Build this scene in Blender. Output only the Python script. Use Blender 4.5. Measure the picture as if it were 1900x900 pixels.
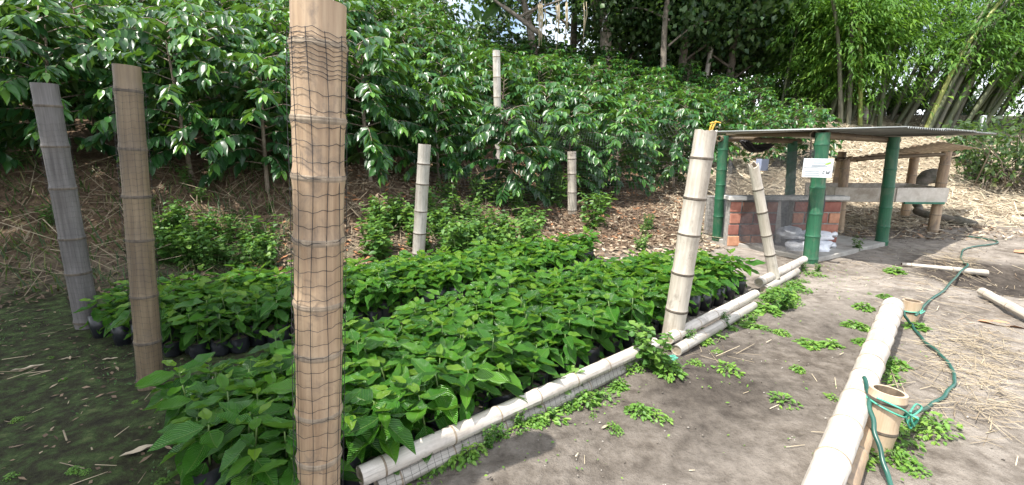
import bpy, math, random
import numpy as np
from mathutils import Vector, Matrix

random.seed(7)
RNG = np.random.default_rng(7)
for o in list(bpy.data.objects):
    bpy.data.objects.remove(o)
SC = bpy.context.scene
COL = SC.collection

# ------------------------------------------------------------------ camera
F, CAMH, PITCH = 870.0, 1.35, math.atan(190 / 870.0)
cam_d = bpy.data.cameras.new("camera")
cam_d.sensor_width = 36.0
cam_d.lens = 36.0 * F / 1900.0
cam_d.clip_start, cam_d.clip_end = 0.05, 3000.0
cam = bpy.data.objects.new("camera", cam_d)
cam.location = (0, 0, CAMH)
cam.rotation_euler = (math.pi / 2 - PITCH, 0, 0)
COL.objects.link(cam)
SC.camera = cam

# ------------------------------------------------------------------ light
SUN_TO = Vector((-0.45, -0.30, 1.15)).normalized()
SUN_EL = math.asin(SUN_TO.z)
SUN_AZ = math.atan2(SUN_TO.x, SUN_TO.y)
world = bpy.data.worlds.new("World")
SC.world = world
world.use_nodes = True
wn, wl = world.node_tree.nodes, world.node_tree.links
bg = wn["Background"]
sky = wn.new("ShaderNodeTexSky")
sky.sky_type = 'NISHITA'
sky.sun_disc = False
sky.sun_elevation = SUN_EL
sky.sun_rotation = SUN_AZ
sky.air_density, sky.dust_density, sky.ozone_density = 1.0, 2.5, 1.0
# broken white cloud over the whole sky
tc = wn.new("ShaderNodeTexCoord")
nz = wn.new("ShaderNodeTexNoise"); nz.inputs["Scale"].default_value = 2.6; nz.inputs["Detail"].default_value = 8
rp = wn.new("ShaderNodeValToRGB")
rp.color_ramp.elements[0].position = 0.36; rp.color_ramp.elements[0].color = (0, 0, 0, 1)
rp.color_ramp.elements[1].position = 0.60; rp.color_ramp.elements[1].color = (1, 1, 1, 1)
mx = wn.new("ShaderNodeMix"); mx.data_type = 'RGBA'
mx.inputs["B"].default_value = (9.5, 9.9, 10.4, 1)
wl.new(tc.outputs["Generated"], nz.inputs["Vector"])
wl.new(nz.outputs["Fac"], rp.inputs["Fac"])
wl.new(rp.outputs["Color"], mx.inputs["Factor"])
wl.new(sky.outputs["Color"], mx.inputs["A"])
wl.new(mx.outputs["Result"], bg.inputs["Color"])
bg.inputs["Strength"].default_value = 0.15
sun_d = bpy.data.lights.new("sun", 'SUN')
sun_d.energy = 5.0
sun_d.angle = math.radians(0.53)
sun_d.color = (1.0, 0.955, 0.88)
sun = bpy.data.objects.new("sun", sun_d)
sun.rotation_euler = (-SUN_TO).to_track_quat('-Z', 'Y').to_euler()
sun.location = SUN_TO * 60
COL.objects.link(sun)
SC.view_settings.view_transform = 'Standard'
SC.view_settings.look = 'None'
SC.view_settings.gamma = 1.0
SC.view_settings.exposure = 0.85
SC.cycles.max_bounces = 6
SC.cycles.transparent_max_bounces = 8
SC.cycles.caustics_reflective = False
SC.cycles.caustics_refractive = False

# ------------------------------------------------------------------ helpers: measuring
CP, SP = math.cos(PITCH), math.sin(PITCH)
def ray(px, py):
    u, v = px - 950.0, 450.0 - py
    return Vector((u, F * CP + v * SP, -F * SP + v * CP))
def at(px, py, z=0.0):
    d = ray(px, py); t = (z - CAMH) / d.z
    return Vector((d.x * t, d.y * t, z))
def aty(px, py, y):
    d = ray(px, py); t = y / d.y
    return Vector((d.x * t, y, CAMH + d.z * t))

FX = [-30, -8, -4, -2.6, -1, 1, 3, 6, 9, 15, 40]
FY = [2.2, 3.0, 4.15, 4.9, 5.8, 6.7, 7.3, 8.0, 8.3, 9.2, 11]
def vnoise(x, y, seed):
    xi = np.floor(x).astype(np.int64); yi = np.floor(y).astype(np.int64); fx = x - xi; fy = y - yi
    fx = fx * fx * (3 - 2 * fx); fy = fy * fy * (3 - 2 * fy)
    def hsh(a, b):
        h = (a * 374761393 + b * 668265263 + seed * 974711) & 0x7fffffff
        h = ((h ^ (h >> 13)) * 1274126177) & 0x7fffffff
        return ((h ^ (h >> 16)) & 0xffff) / 65535.0
    return (hsh(xi, yi) * (1 - fx) + hsh(xi + 1, yi) * fx) * (1 - fy) + (hsh(xi, yi + 1) * (1 - fx) + hsh(xi + 1, yi + 1) * fx) * fy - 0.5
def ground(x, y, fine=True):
    x = np.asarray(x, float); y = np.asarray(y, float)
    d = y - np.interp(x, FX, FY)
    dd = (d + np.sqrt(d * d + 0.12)) / 2 - 0.05
    dd = np.maximum(dd, 0)
    k1 = np.interp(x, [-5, -2.5, 0, 3], [0.66, 0.52, 0.30, 0.30])
    cr = np.interp(x, [-4, 1, 4.2, 7, 9], [14.0, 12.5, 10.5, 7.6, 7.0])
    z = k1 * np.minimum(dd, 1.6) + 0.31 * np.clip(dd - 1.6, 0, cr - 1.6)
    z = z + 0.05 * np.clip(dd - cr, 0, 8) - 0.22 * np.clip(dd - cr - 8, 0, 60)
    # dug-out pit at the right of the path
    q = np.exp(-(((x - 5.1) / 0.75) ** 2 + ((y - 4.45) / 0.55) ** 2) ** 2)
    z = z - 0.16 * q
    # gentle unevenness
    m = np.clip(1 - np.hypot(x, y - 4) / 40, 0, 1)
    z = z + m * (0.012 * np.sin(x * 3.1 + 1.3 * np.sin(y * 2.3)) * np.sin(y * 2.7 + 0.8 * np.sin(x * 1.9))
                 + np.clip(dd, 0, 1) * 0.05 * np.sin(x * 2.3 + 2 * np.sin(y * 1.1)) * np.sin(y * 3.0 + x))
    if fine:
        m2 = np.clip(1.2 - np.hypot(x - 1, y - 4) / 12, 0, 1)
        z = z + m2 * (0.034 * vnoise(x * 2.3, y * 2.3, 1) + 0.022 * vnoise(x * 5.1, y * 5.1, 2) + 0.013 * vnoise(x * 11, y * 11, 3))
    return z
def gz(x, y): return float(ground(x, y))
def onground(px, py):
    """where the ray through a spot of the picture meets the terrain"""
    d = ray(px, py); t = 0.0005
    for _ in range(4000):
        p = Vector((0, 0, CAMH)) + d * t
        if p.z <= float(ground(p.x, p.y, False)) or p.y > 17: break
        t *= 1.004
    return Vector((p.x, p.y, gz(p.x, p.y)))

# ------------------------------------------------------------------ helpers: materials
def newmat(name):
    m = bpy.data.materials.new(name); m.use_nodes = True
    nt = m.node_tree
    return m, nt, nt.nodes, nt.links, nt.nodes["Principled BSDF"]
def ramp(n, stops):
    r = n.new("ShaderNodeValToRGB"); e = r.color_ramp.elements
    while len(e) > 1: e.remove(e[-1])
    e[0].position, e[0].color = stops[0][0], (*stops[0][1], 1)
    for p, c in stops[1:]:
        q = e.new(p); q.color = (*c, 1)
    return r
def noise(n, l, vec, scale, detail=4, rough=0.55, dist=0.0):
    t = n.new("ShaderNodeTexNoise")
    t.inputs["Scale"].default_value = scale; t.inputs["Detail"].default_value = detail
    t.inputs["Roughness"].default_value = rough; t.inputs["Distortion"].default_value = dist
    if vec is not None: l.new(vec, t.inputs["Vector"])
    return t.outputs["Fac"]
def mapping(n, l, src, scale):
    m = n.new("ShaderNodeMapping"); m.inputs["Scale"].default_value = scale
    l.new(src, m.inputs["Vector"]); return m.outputs["Vector"]
def mixc(n, l, fac, a, b):
    m = n.new("ShaderNodeMix"); m.data_type = 'RGBA'
    for s, x in (("Factor", fac), ("A", a), ("B", b)):
        if hasattr(x, "links") or hasattr(x, "is_linked"): l.new(x, m.inputs[s])
        elif s == "Factor": m.inputs[s].default_value = x
        else: m.inputs[s].default_value = (*x, 1)
    return m.outputs["Result"]
def math_(n, l, op, a, b=None, clamp=False):
    m = n.new("ShaderNodeMath"); m.operation = op; m.use_clamp = clamp
    for i, x in enumerate((a, b)):
        if x is None: continue
        if hasattr(x, "is_linked"): l.new(x, m.inputs[i])
        else: m.inputs[i].default_value = x
    return m.outputs[0]
def bump(n, l, h, strength, dist=0.01):
    b = n.new("ShaderNodeBump"); b.inputs["Strength"].default_value = strength
    b.inputs["Distance"].default_value = dist; l.new(h, b.inputs["Height"]); return b.outputs["Normal"]

def leaf_mat(name, stops, rough=0.35, transl=0.3, veins=False, spec=0.5, tint=(1.5, 1.6, 0.5), objvar=0.3):
    m, nt, n, l, p = newmat(name)
    a = n.new("ShaderNodeAttribute"); a.attribute_name = "rnd"
    oi = n.new("ShaderNodeObjectInfo")
    v = math_(n, l, 'MULTIPLY', math_(n, l, 'SUBTRACT', oi.outputs["Random"], 0.5), objvar)
    v = math_(n, l, 'ADD', a.outputs["Fac"], v, True)
    r = ramp(n, stops); l.new(v, r.inputs["Fac"])
    col = r.outputs["Color"]
    g = n.new("ShaderNodeNewGeometry")
    if veins:
        uv = n.new("ShaderNodeUVMap")
        sx = n.new("ShaderNodeSeparateXYZ"); l.new(uv.outputs["UV"], sx.inputs[0])
        ax = math_(n, l, 'ABSOLUTE', math_(n, l, 'SUBTRACT', sx.outputs["X"], 0.5))
        ph = math_(n, l, 'SUBTRACT', math_(n, l, 'MULTIPLY', sx.outputs["Y"], 62.0), math_(n, l, 'MULTIPLY', ax, 42.0))
        w = math_(n, l, 'SINE', ph)
        rib = math_(n, l, 'POWER', math_(n, l, 'ABSOLUTE', w), 0.5)
        mid = math_(n, l, 'LESS_THAN', ax, 0.022)
        vein = math_(n, l, 'MULTIPLY', math_(n, l, 'GREATER_THAN', w, 0.97), 0.35)
        vein = math_(n, l, 'MAXIMUM', vein, math_(n, l, 'MULTIPLY', mid, 0.6))
        col = mixc(n, l, vein, col, (0.16, 0.27, 0.06))
        l.new(bump(n, l, rib, 0.9, 0.008), p.inputs["Normal"])
    col = mixc(n, l, math_(n, l, 'MULTIPLY', g.outputs["Backfacing"], 0.55), col, (0.13, 0.22, 0.08))
    l.new(col, p.inputs["Base Color"])
    p.inputs["Roughness"].default_value = rough
    p.inputs["Specular IOR Level"].default_value = spec
    tr = n.new("ShaderNodeBsdfTranslucent")
    mm = n.new("ShaderNodeMix"); mm.data_type = 'RGBA'; mm.blend_type = 'MULTIPLY'
    mm.inputs["Factor"].default_value = 1; l.new(col, mm.inputs["A"]); mm.inputs["B"].default_value = (*tint, 1)
    l.new(mm.outputs["Result"], tr.inputs["Color"])
    ms = n.new("ShaderNodeMixShader"); ms.inputs[0].default_value = transl
    l.new(p.outputs[0], ms.inputs[1]); l.new(tr.outputs[0], ms.inputs[2])
    l.new(ms.outputs[0], n["Material Output"].inputs["Surface"])
    return m

def bamboo_mat(name, c1, c2, dirt=(0.10, 0.085, 0.07), dirt_amt=0.5, rough=0.55):
    m, nt, n, l, p = newmat(name)
    uv = n.new("ShaderNodeUVMap"); oi = n.new("ShaderNodeObjectInfo")
    ad = n.new("ShaderNodeVectorMath"); ad.operation = 'ADD'
    l.new(uv.outputs["UV"], ad.inputs[0])
    cx = n.new("ShaderNodeCombineXYZ"); l.new(math_(n, l, 'MULTIPLY', oi.outputs["Random"], 9.0), cx.inputs[2])
    l.new(cx.outputs[0], ad.inputs[1]); base = ad.outputs[0]
    streak = noise(n, l, mapping(n, l, base, (60, 2.2, 1)), 1.0, 5, 0.65)
    broad = noise(n, l, mapping(n, l, base, (9, 2.5, 1)), 1.0, 4)
    f = math_(n, l, 'ADD', math_(n, l, 'MULTIPLY', streak, 0.55), math_(n, l, 'MULTIPLY', broad, 0.55))
    r = ramp(n, [(0.40, c1), (0.68, c2)]); l.new(f, r.inputs["Fac"])
    blot = noise(n, l, mapping(n, l, base, (14, 7, 1)), 1.0, 6, 0.7)
    br = ramp(n, [(0.56, (0, 0, 0)), (0.74, (1, 1, 1))]); l.new(blot, br.inputs["Fac"])
    fine = noise(n, l, mapping(n, l, base, (95, 1.7, 1)), 1.0, 4, 0.6, 0.4)
    fr = ramp(n, [(0.63, (0, 0, 0)), (0.69, (1, 1, 1))]); l.new(fine, fr.inputs["Fac"])
    big = noise(n, l, mapping(n, l, base, (5, 3.2, 1)), 1.0, 7, 0.75, 0.6)
    bgr = ramp(n, [(0.50, (0, 0, 0)), (0.66, (1, 1, 1))]); l.new(big, bgr.inputs["Fac"])
    dm = math_(n, l, 'MULTIPLY', math_(n, l, 'ADD', math_(n, l, 'MAXIMUM', math_(n, l, 'MULTIPLY', br.outputs[0], 0.8), math_(n, l, 'MULTIPLY', bgr.outputs[0], 0.55)), math_(n, l, 'MULTIPLY', fr.outputs[0], 0.45), True), dirt_amt)
    l.new(mixc(n, l, dm, r.outputs["Color"], dirt), p.inputs["Base Color"])
    p.inputs["Roughness"].default_value = rough
    l.new(bump(n, l, f, 0.25, 0.004), p.inputs["Normal"])
    return m

def plain_mat(name, c1, c2, scale=8.0, rough=0.7, bumpy=0.15, dist=0.004, metallic=0.0, detail=6, lo=0.35, hi=0.65):
    m, nt, n, l, p = newmat(name)
    t = n.new("ShaderNodeTexCoord")
    f = noise(n, l, t.outputs["Object"], scale, detail, 0.65)
    r = ramp(n, [(lo, c1), (hi, c2)]); l.new(f, r.inputs["Fac"])
    l.new(r.outputs["Color"], p.inputs["Base Color"])
    p.inputs["Roughness"].default_value = rough; p.inputs["Metallic"].default_value = metallic
    l.new(bump(n, l, f, bumpy, dist), p.inputs["Normal"])
    return m
def rnd_mat(name, stops, rough=0.8, transl=0.0):
    m, nt, n, l, p = newmat(name)
    a = n.new("ShaderNodeAttribute"); a.attribute_name = "rnd"
    r = ramp(n, stops); l.new(a.outputs["Fac"], r.inputs["Fac"])
    l.new(r.outputs["Color"], p.inputs["Base Color"]); p.inputs["Roughness"].default_value = rough
    return m

M = {}
M['seedling'] = leaf_mat("seedling_leaf", [(0.0, (0.024, 0.095, 0.014)), (0.45, (0.054, 0.190, 0.020)), (0.8, (0.105, 0.280, 0.026)), (1.0, (0.19, 0.36, 0.035))],
                         rough=0.25, transl=0.28, veins=True, spec=0.6, objvar=0.45)
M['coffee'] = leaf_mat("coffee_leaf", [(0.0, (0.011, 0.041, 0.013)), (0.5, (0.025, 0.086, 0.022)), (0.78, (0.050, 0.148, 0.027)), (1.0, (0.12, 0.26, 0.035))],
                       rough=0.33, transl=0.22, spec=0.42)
M['weed'] = leaf_mat("weed_leaf", [(0.0, (0.060, 0.145, 0.022)), (0.6, (0.115, 0.245, 0.035)), (1.0, (0.20, 0.33, 0.05))], rough=0.5, transl=0.3)
M['bankweed'] = leaf_mat("bank_weed_leaf", [(0.0, (0.030, 0.085, 0.016)), (0.6, (0.060, 0.155, 0.028)), (1.0, (0.14, 0.25, 0.04))], rough=0.5, transl=0.3)
M['forest'] = leaf_mat("forest_leaf", [(0.0, (0.014, 0.038, 0.012)), (0.6, (0.030, 0.078, 0.022)), (1.0, (0.075, 0.14, 0.03))], rough=0.5, transl=0.25)
M['bambooleaf'] = leaf_mat("bamboo_leaf", [(0.0, (0.04, 0.11, 0.018)), (0.6, (0.10, 0.225, 0.032)), (1.0, (0.19, 0.32, 0.045))], rough=0.55, transl=0.45)
M['dryleaf'] = rnd_mat("dry_litter", [(0.0, (0.070, 0.044, 0.028)), (0.35, (0.17, 0.115, 0.072)), (0.6, (0.33, 0.26, 0.175)), (0.93, (0.52, 0.45, 0.34)), (1.0, (0.36, 0.16, 0.07))])
M['straw'] = rnd_mat("dry_straw", [(0.0, (0.17, 0.13, 0.085)), (0.5, (0.37, 0.305, 0.205)), (1.0, (0.56, 0.49, 0.36))])
M['grass'] = leaf_mat("grass_blade", [(0.0, (0.016, 0.038, 0.012)), (0.75, (0.050, 0.10, 0.022)), (1.0, (0.19, 0.17, 0.075))], rough=0.6, transl=0.25)
M['b_tan'] = bamboo_mat("bamboo_tan", (0.25, 0.165, 0.10), (0.45, 0.33, 0.215), dirt=(0.10, 0.085, 0.075), dirt_amt=1.0)
M['b_tan2'] = bamboo_mat("bamboo_tan_weathered", (0.10, 0.070, 0.043), (0.21, 0.158, 0.098), dirt_amt=0.6)
M['b_grey'] = bamboo_mat("bamboo_grey", (0.068, 0.062, 0.060), (0.17, 0.157, 0.152), dirt_amt=0.7)
M['b_grey2'] = bamboo_mat('bamboo_grey_pale', (0.26, 0.235, 0.20), (0.46, 0.43, 0.385), dirt_amt=0.6)
M['b_white'] = bamboo_mat("bamboo_bleached", (0.31, 0.265, 0.21), (0.56, 0.51, 0.44), dirt_amt=0.8)
M['b_pale'] = bamboo_mat("bamboo_white", (0.36, 0.315, 0.265), (0.63, 0.585, 0.53), dirt_amt=0.8)
M['b_node'] = bamboo_mat("bamboo_node", (0.045, 0.036, 0.028), (0.15, 0.12, 0.09), dirt_amt=0.5, rough=0.7)
M['b_nodepale'] = bamboo_mat("bamboo_node_pale", (0.15, 0.115, 0.085), (0.35, 0.28, 0.20), dirt_amt=0.5, rough=0.7)
M['b_cut'] = plain_mat('bamboo_cut_end', (0.22, 0.18, 0.13), (0.42, 0.36, 0.28), 30)
M['b_core'] = plain_mat("bamboo_hollow", (0.10, 0.075, 0.05), (0.20, 0.15, 0.10), 20)
M['b_green'] = bamboo_mat("bamboo_painted_green", (0.012, 0.075, 0.038), (0.024, 0.135, 0.065), dirt=(0.15, 0.165, 0.11), dirt_amt=0.7, rough=0.5)
M['b_greennode'] = bamboo_mat("bamboo_painted_green_node", (0.010, 0.07, 0.036), (0.022, 0.14, 0.07), dirt_amt=0.3, rough=0.5)
M['culm'] = bamboo_mat("bamboo_culm", (0.030, 0.042, 0.018), (0.095, 0.105, 0.042), dirt=(0.08, 0.08, 0.06), dirt_amt=0.6)
M['culm_yellow'] = bamboo_mat("bamboo_culm_yellow", (0.13, 0.16, 0.035), (0.27, 0.28, 0.07), dirt_amt=0.4)
M['culm_grey'] = bamboo_mat("bamboo_culm_grey", (0.065, 0.065, 0.043), (0.14, 0.133, 0.09), dirt_amt=0.5)
M['bark'] = plain_mat("bark", (0.10, 0.080, 0.062), (0.26, 0.22, 0.18), 9, 0.85, 0.6, 0.02)
M['barkpale'] = plain_mat("bark_pale", (0.17, 0.14, 0.11), (0.38, 0.33, 0.27), 7, 0.85, 0.6, 0.02)
M['stem'] = plain_mat("coffee_stem", (0.13, 0.10, 0.075), (0.27, 0.22, 0.17), 14, 0.8, 0.4)
M['greenstem'] = plain_mat("green_stem", (0.06, 0.12, 0.03), (0.13, 0.20, 0.05), 14, 0.6, 0.2)
M['bag'] = plain_mat("black_plastic", (0.010, 0.011, 0.014), (0.022, 0.024, 0.030), 14, 0.34, 0.5, 0.01)
M['soil'] = plain_mat("potting_soil", (0.035, 0.026, 0.020), (0.095, 0.075, 0.055), 40, 0.95, 0.8, 0.01)
M['net'] = plain_mat("net_strand", (0.012, 0.012, 0.014), (0.030, 0.028, 0.028), 30, 0.5, 0.0)
M['netgrey'] = plain_mat("net_strand_grey", (0.035, 0.039, 0.047), (0.075, 0.08, 0.09), 30, 0.5, 0.0)
M['netpale'] = plain_mat('net_strand_pale', (0.16, 0.17, 0.18), (0.30, 0.31, 0.32), 30, 0.5, 0.0)
M['metal'] = plain_mat("roof_metal", (0.24, 0.255, 0.25), (0.42, 0.44, 0.435), 5, 0.42, 0.05, 0.002, metallic=0.35)
M['rusty'] = plain_mat("old_roof_metal", (0.26, 0.20, 0.14), (0.48, 0.40, 0.30), 6, 0.6, 0.1, 0.003, metallic=0.15)
M['brick'] = plain_mat("brick_clay", (0.36, 0.125, 0.068), (0.52, 0.215, 0.125), 13, 0.85, 0.3, 0.004)
_n, _l = M['brick'].node_tree.nodes, M['brick'].node_tree.links
_oi = _n.new("ShaderNodeObjectInfo"); _hs = _n.new("ShaderNodeHueSaturation")
_l.new(math_(_n, _l, 'ADD', math_(_n, _l, 'MULTIPLY', _oi.outputs["Random"], 0.65), 0.60), _hs.inputs["Value"])
_l.new(math_(_n, _l, 'ADD', math_(_n, _l, 'MULTIPLY', _oi.outputs["Random"], 0.03), 0.485), _hs.inputs["Hue"]); _hs.inputs["Saturation"].default_value = 0.9
_p = _n["Principled BSDF"]; _src = _p.inputs["Base Color"].links[0].from_socket
_l.new(_src, _hs.inputs["Color"]); _l.new(_hs.outputs["Color"], _p.inputs["Base Color"])
M['mortar'] = plain_mat("mortar", (0.22, 0.21, 0.19), (0.40, 0.38, 0.35), 22, 0.95, 0.6, 0.006)
M['slab'] = plain_mat("cement_slab", (0.42, 0.41, 0.38), (0.60, 0.58, 0.54), 10, 0.85, 0.3, 0.004)
M['concrete'] = plain_mat("concrete", (0.26, 0.245, 0.22), (0.42, 0.40, 0.365), 6, 0.9, 0.4, 0.006)
M['oldwall'] = plain_mat("old_concrete", (0.085, 0.075, 0.06), (0.19, 0.17, 0.14), 4, 0.9, 0.5, 0.01)
M['board'] = plain_mat("weathered_shaded_board", (0.30, 0.255, 0.20), (0.52, 0.47, 0.40), 9, 0.8, 0.3, 0.004)
M['boardpale'] = plain_mat("pale_sunlit_board", (0.50, 0.45, 0.38), (0.68, 0.63, 0.56), 9, 0.8, 0.25, 0.004)
M['greenpaint'] = plain_mat("green_paint", (0.02, 0.12, 0.075), (0.04, 0.20, 0.12), 9, 0.5, 0.1)
M['sack'] = plain_mat("white_sack", (0.52, 0.54, 0.60), (0.80, 0.81, 0.84), 7, 0.5, 0.5, 0.02)
M['paper'] = plain_mat("sign_sheet", (0.58, 0.62, 0.66), (0.68, 0.70, 0.73), 6, 0.35, 0.02)
M['ink'] = plain_mat("sign_ink", (0.10, 0.11, 0.12), (0.17, 0.18, 0.19), 6, 0.5, 0.0)
M['inkpale'] = plain_mat("sign_ink_pale", (0.20, 0.24, 0.27), (0.27, 0.31, 0.34), 6, 0.5, 0.0)
M['inkgreen'] = plain_mat("sign_ink_green", (0.22, 0.36, 0.06), (0.36, 0.48, 0.10), 60, 0.5, 0.0)
M['inkblue'] = plain_mat("sign_band", (0.36, 0.42, 0.62), (0.48, 0.53, 0.68), 8, 0.4, 0.0)
M['hose'] = plain_mat("hose_rubber", (0.010, 0.055, 0.042), (0.028, 0.105, 0.080), 7, 0.36, 0.05)
M['cord'] = plain_mat("nylon_cord", (0.04, 0.25, 0.17), (0.09, 0.38, 0.27), 40, 0.5, 0.1)
M['yellow'] = plain_mat("yellow_strap", (0.50, 0.29, 0.03), (0.62, 0.40, 0.05), 20, 0.5, 0.1)
M['stake'] = bamboo_mat("bamboo_stake", (0.36, 0.26, 0.165), (0.54, 0.42, 0.30), dirt_amt=0.3)
M['steel'] = plain_mat("galvanised_post", (0.20, 0.215, 0.225), (0.32, 0.335, 0.345), 9, 0.45, 0.1, metallic=0.4)
M['twig'] = plain_mat("dry_twig", (0.12, 0.095, 0.07), (0.30, 0.25, 0.19), 18, 0.85, 0.3)
M['moss_bark'] = plain_mat("mossy_bark", (0.035, 0.038, 0.02), (0.14, 0.12, 0.10), 7, 0.9, 0.6, 0.02)
M['banana'] = leaf_mat("banana_leaf", [(0, (0.05, 0.13, 0.03)), (1, (0.10, 0.20, 0.05))], 0.4, 0.35)

# ------------------------------------------------------------------ helpers: objects
def tag(o, label=None, cat=None, group=None, kind=None):
    if label: o["label"] = label
    if cat: o["category"] = cat
    if group: o["group"] = group
    if kind: o["kind"] = kind
    return o
def link(name, data, parent=None, loc=None):
    o = bpy.data.objects.new(name, data); COL.objects.link(o)
    if parent is not None: o.parent = parent
    if loc is not None: o.location = loc
    return o
def empty(name, loc): return link(name, None, None, loc)

class MB:
    """collects vertices, faces, uvs and a per-vertex value into ONE mesh"""
    def __init__(s): s.v = []; s.f = []; s.uv = []; s.r = []; s.n = 0
    def add(s, v, f, uv=None, r=0.5):
        v = np.asarray(v, float).reshape(-1, 3)
        s.v.append(v); s.f += [tuple(i + s.n for i in q) for q in f]
        s.uv.append(np.zeros((len(v), 2)) if uv is None else np.asarray(uv, float))
        s.r.append(np.full(len(v), r) if np.isscalar(r) else np.asarray(r, float)); s.n += len(v)
    def tube(s, pts, rad, k=8, cap=True, r=0.5):
        P = np.asarray([tuple(p) for p in pts], float); N = len(P)
        R = np.full(N, rad) if np.isscalar(rad) else np.asarray(rad, float)
        T = np.gradient(P, axis=0); T /= np.linalg.norm(T, axis=1)[:, None] + 1e-12
        ref = np.array((0, 0, 1.0)) if abs(T[:, 2]).mean() < 0.8 else np.array((0, 1.0, 0))
        A = np.cross(T, ref); A /= np.linalg.norm(A, axis=1)[:, None] + 1e-12
        B = np.cross(A, T)
        L = np.concatenate([[0], np.cumsum(np.linalg.norm(np.diff(P, axis=0), axis=1))])
        an = np.linspace(0, 2 * math.pi, k + 1)
        V = P[:, None, :] + R[:, None, None] * (np.cos(an)[None, :, None] * A[:, None, :] + np.sin(an)[None, :, None] * B[:, None, :])
        uv = np.stack([np.broadcast_to(an * R.mean(), (N, k + 1)), np.broadcast_to(L[:, None], (N, k + 1))], -1)
        K = k + 1
        f = [(i * K + j, i * K + j + 1, (i + 1) * K + j + 1, (i + 1) * K + j) for i in range(N - 1) for j in range(k)]
        if cap:
            f.append(tuple(range(k - 1, -1, -1))); f.append(tuple((N - 1) * K + j for j in range(k)))
        s.add(V.reshape(-1, 3), f, uv.reshape(-1, 2), r)
    def box(s, c, ex, ey, ez, hx, hy, hz, bev=0.0):
        """oriented box; bevelled when bev > 0"""
        c = np.asarray(tuple(c), float); E = [np.asarray(tuple(e), float) for e in (ex, ey, ez)]; H = (hx, hy, hz)
        if bev <= 0:
            V = [c + sx * hx * E[0] + sy * hy * E[1] + sz * hz * E[2] for sx in (-1, 1) for sy in (-1, 1) for sz in (-1, 1)]
            f = [(0, 1, 3, 2), (4, 6, 7, 5), (0, 4, 5, 1), (2, 3, 7, 6), (0, 2, 6, 4), (1, 5, 7, 3)]
            s.add(V, f); return
        V = []; idx = {}
        for sx in (-1, 1):
            for sy in (-1, 1):
                for sz in (-1, 1):
                    sg = (sx, sy, sz)
                    for a in range(3):
                        p = c.copy()
                        for b in range(3): p = p + sg[b] * (H[b] - (0 if b == a else bev)) * E[b]
                        idx[(sg, a)] = len(V); V.append(p)
        f = []
        for a in range(3):
            b, d = (a + 1) % 3, (a + 2) % 3
            for sa in (-1, 1):
                q = []
                for sb, sd in ((-1, -1), (1, -1), (1, 1), (-1, 1)):
                    sg = [0, 0, 0]; sg[a], sg[b], sg[d] = sa, sb, sd; q.append(idx[(tuple(sg), a)])
                f.append(tuple(q if sa > 0 else q[::-1]))
        for a in range(3):
            b, d = (a + 1) % 3, (a + 2) % 3
            for sb in (-1, 1):
                for sd in (-1, 1):
                    q = []
                    for sa, ax in ((-1, b), (1, b), (1, d), (-1, d)):
                        sg = [0, 0, 0]; sg[a], sg[b], sg[d] = sa, sb, sd; q.append(idx[(tuple(sg), ax)])
                    f.append(tuple(q))
        for sg in [(x, y, z) for x in (-1, 1) for y in (-1, 1) for z in (-1, 1)]:
            f.append(tuple(idx[(sg, a)] for a in range(3)))
        s.add(V, f)
    def mesh(s, name, mat, smooth=True):
        me = bpy.data.meshes.new(name)
        V = np.concatenate(s.v); me.from_pydata(V.tolist(), [], s.f)
        UV = np.concatenate(s.uv); ly = me.uv_layers.new(name="UVMap")
        li = np.empty(len(me.loops), dtype=np.int32); me.loops.foreach_get("vertex_index", li)
        ly.data.foreach_set("uv", UV[li].astype(np.float32).ravel())
        at_ = me.attributes.new("rnd", 'FLOAT', 'POINT'); at_.data.foreach_set("value", np.concatenate(s.r).astype(np.float32))
        if smooth: me.polygons.foreach_set("use_smooth", np.ones(len(me.polygons), dtype=bool))
        if isinstance(mat, (list, tuple)):
            for q in mat: me.materials.append(q)
        else: me.materials.append(mat)
        me.update(); return me
    def obj(s, name, mat, parent=None, loc=None, smooth=True):
        return link(name, s.mesh(name, mat, smooth), parent, loc)

def smooth_path(ctrl, n=8):
    P = [Vector(p) for p in ctrl]; out = []
    for i in range(len(P) - 1):
        p0, p1, p2, p3 = P[max(i - 1, 0)], P[i], P[i + 1], P[min(i + 2, len(P) - 1)]
        for k in range(n):
            t = k / n
            out.append(0.5 * ((2 * p1) + (-p0 + p2) * t + (2 * p0 - 5 * p1 + 4 * p2 - p3) * t * t + (-p0 + 3 * p1 - 3 * p2 + p3) * t ** 3))
    out.append(P[-1]); return out

# ------------------------------------------------------------------ helpers: leaves
def leaf_template(rows, cols, droop, wave, fold, phase=0.0, twist=0.0):
    """unit leaf: length 1 along +Y, half width 1 along X; returns verts, tris, uv"""
    V, UV, T = [], [], []
    for i in range(rows + 1):
        t = i / rows
        w = max(0.0, math.sin(math.pi * t ** 0.82)) ** 0.85 if 0 < t < 1 else 0.0
        for j in range(cols + 1):
            q = -1 + 2 * j / cols
            z = -droop * t * t - fold * (1 - abs(q)) * w * 0.5 + wave * math.sin(t * 13 + phase + (0 if q > 0 else 1.3)) * abs(q) * w
            V.append((q * w + twist * t * t, t, z + 0.25 * q * twist * t)); UV.append((0.5 + q * 0.5 * max(w, 0.02), t))
    K = cols + 1
    for i in range(rows):
        for j in range(cols):
            a, b, c, d = i * K + j, i * K + j + 1, (i + 1) * K + j + 1, (i + 1) * K + j
            if i > 0: T.append((a, b, c))
            else: T.append((a, c, d)); continue
            if i < rows - 1: T.append((a, c, d))
    return np.array(V), np.array(T), np.array(UV)
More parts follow.
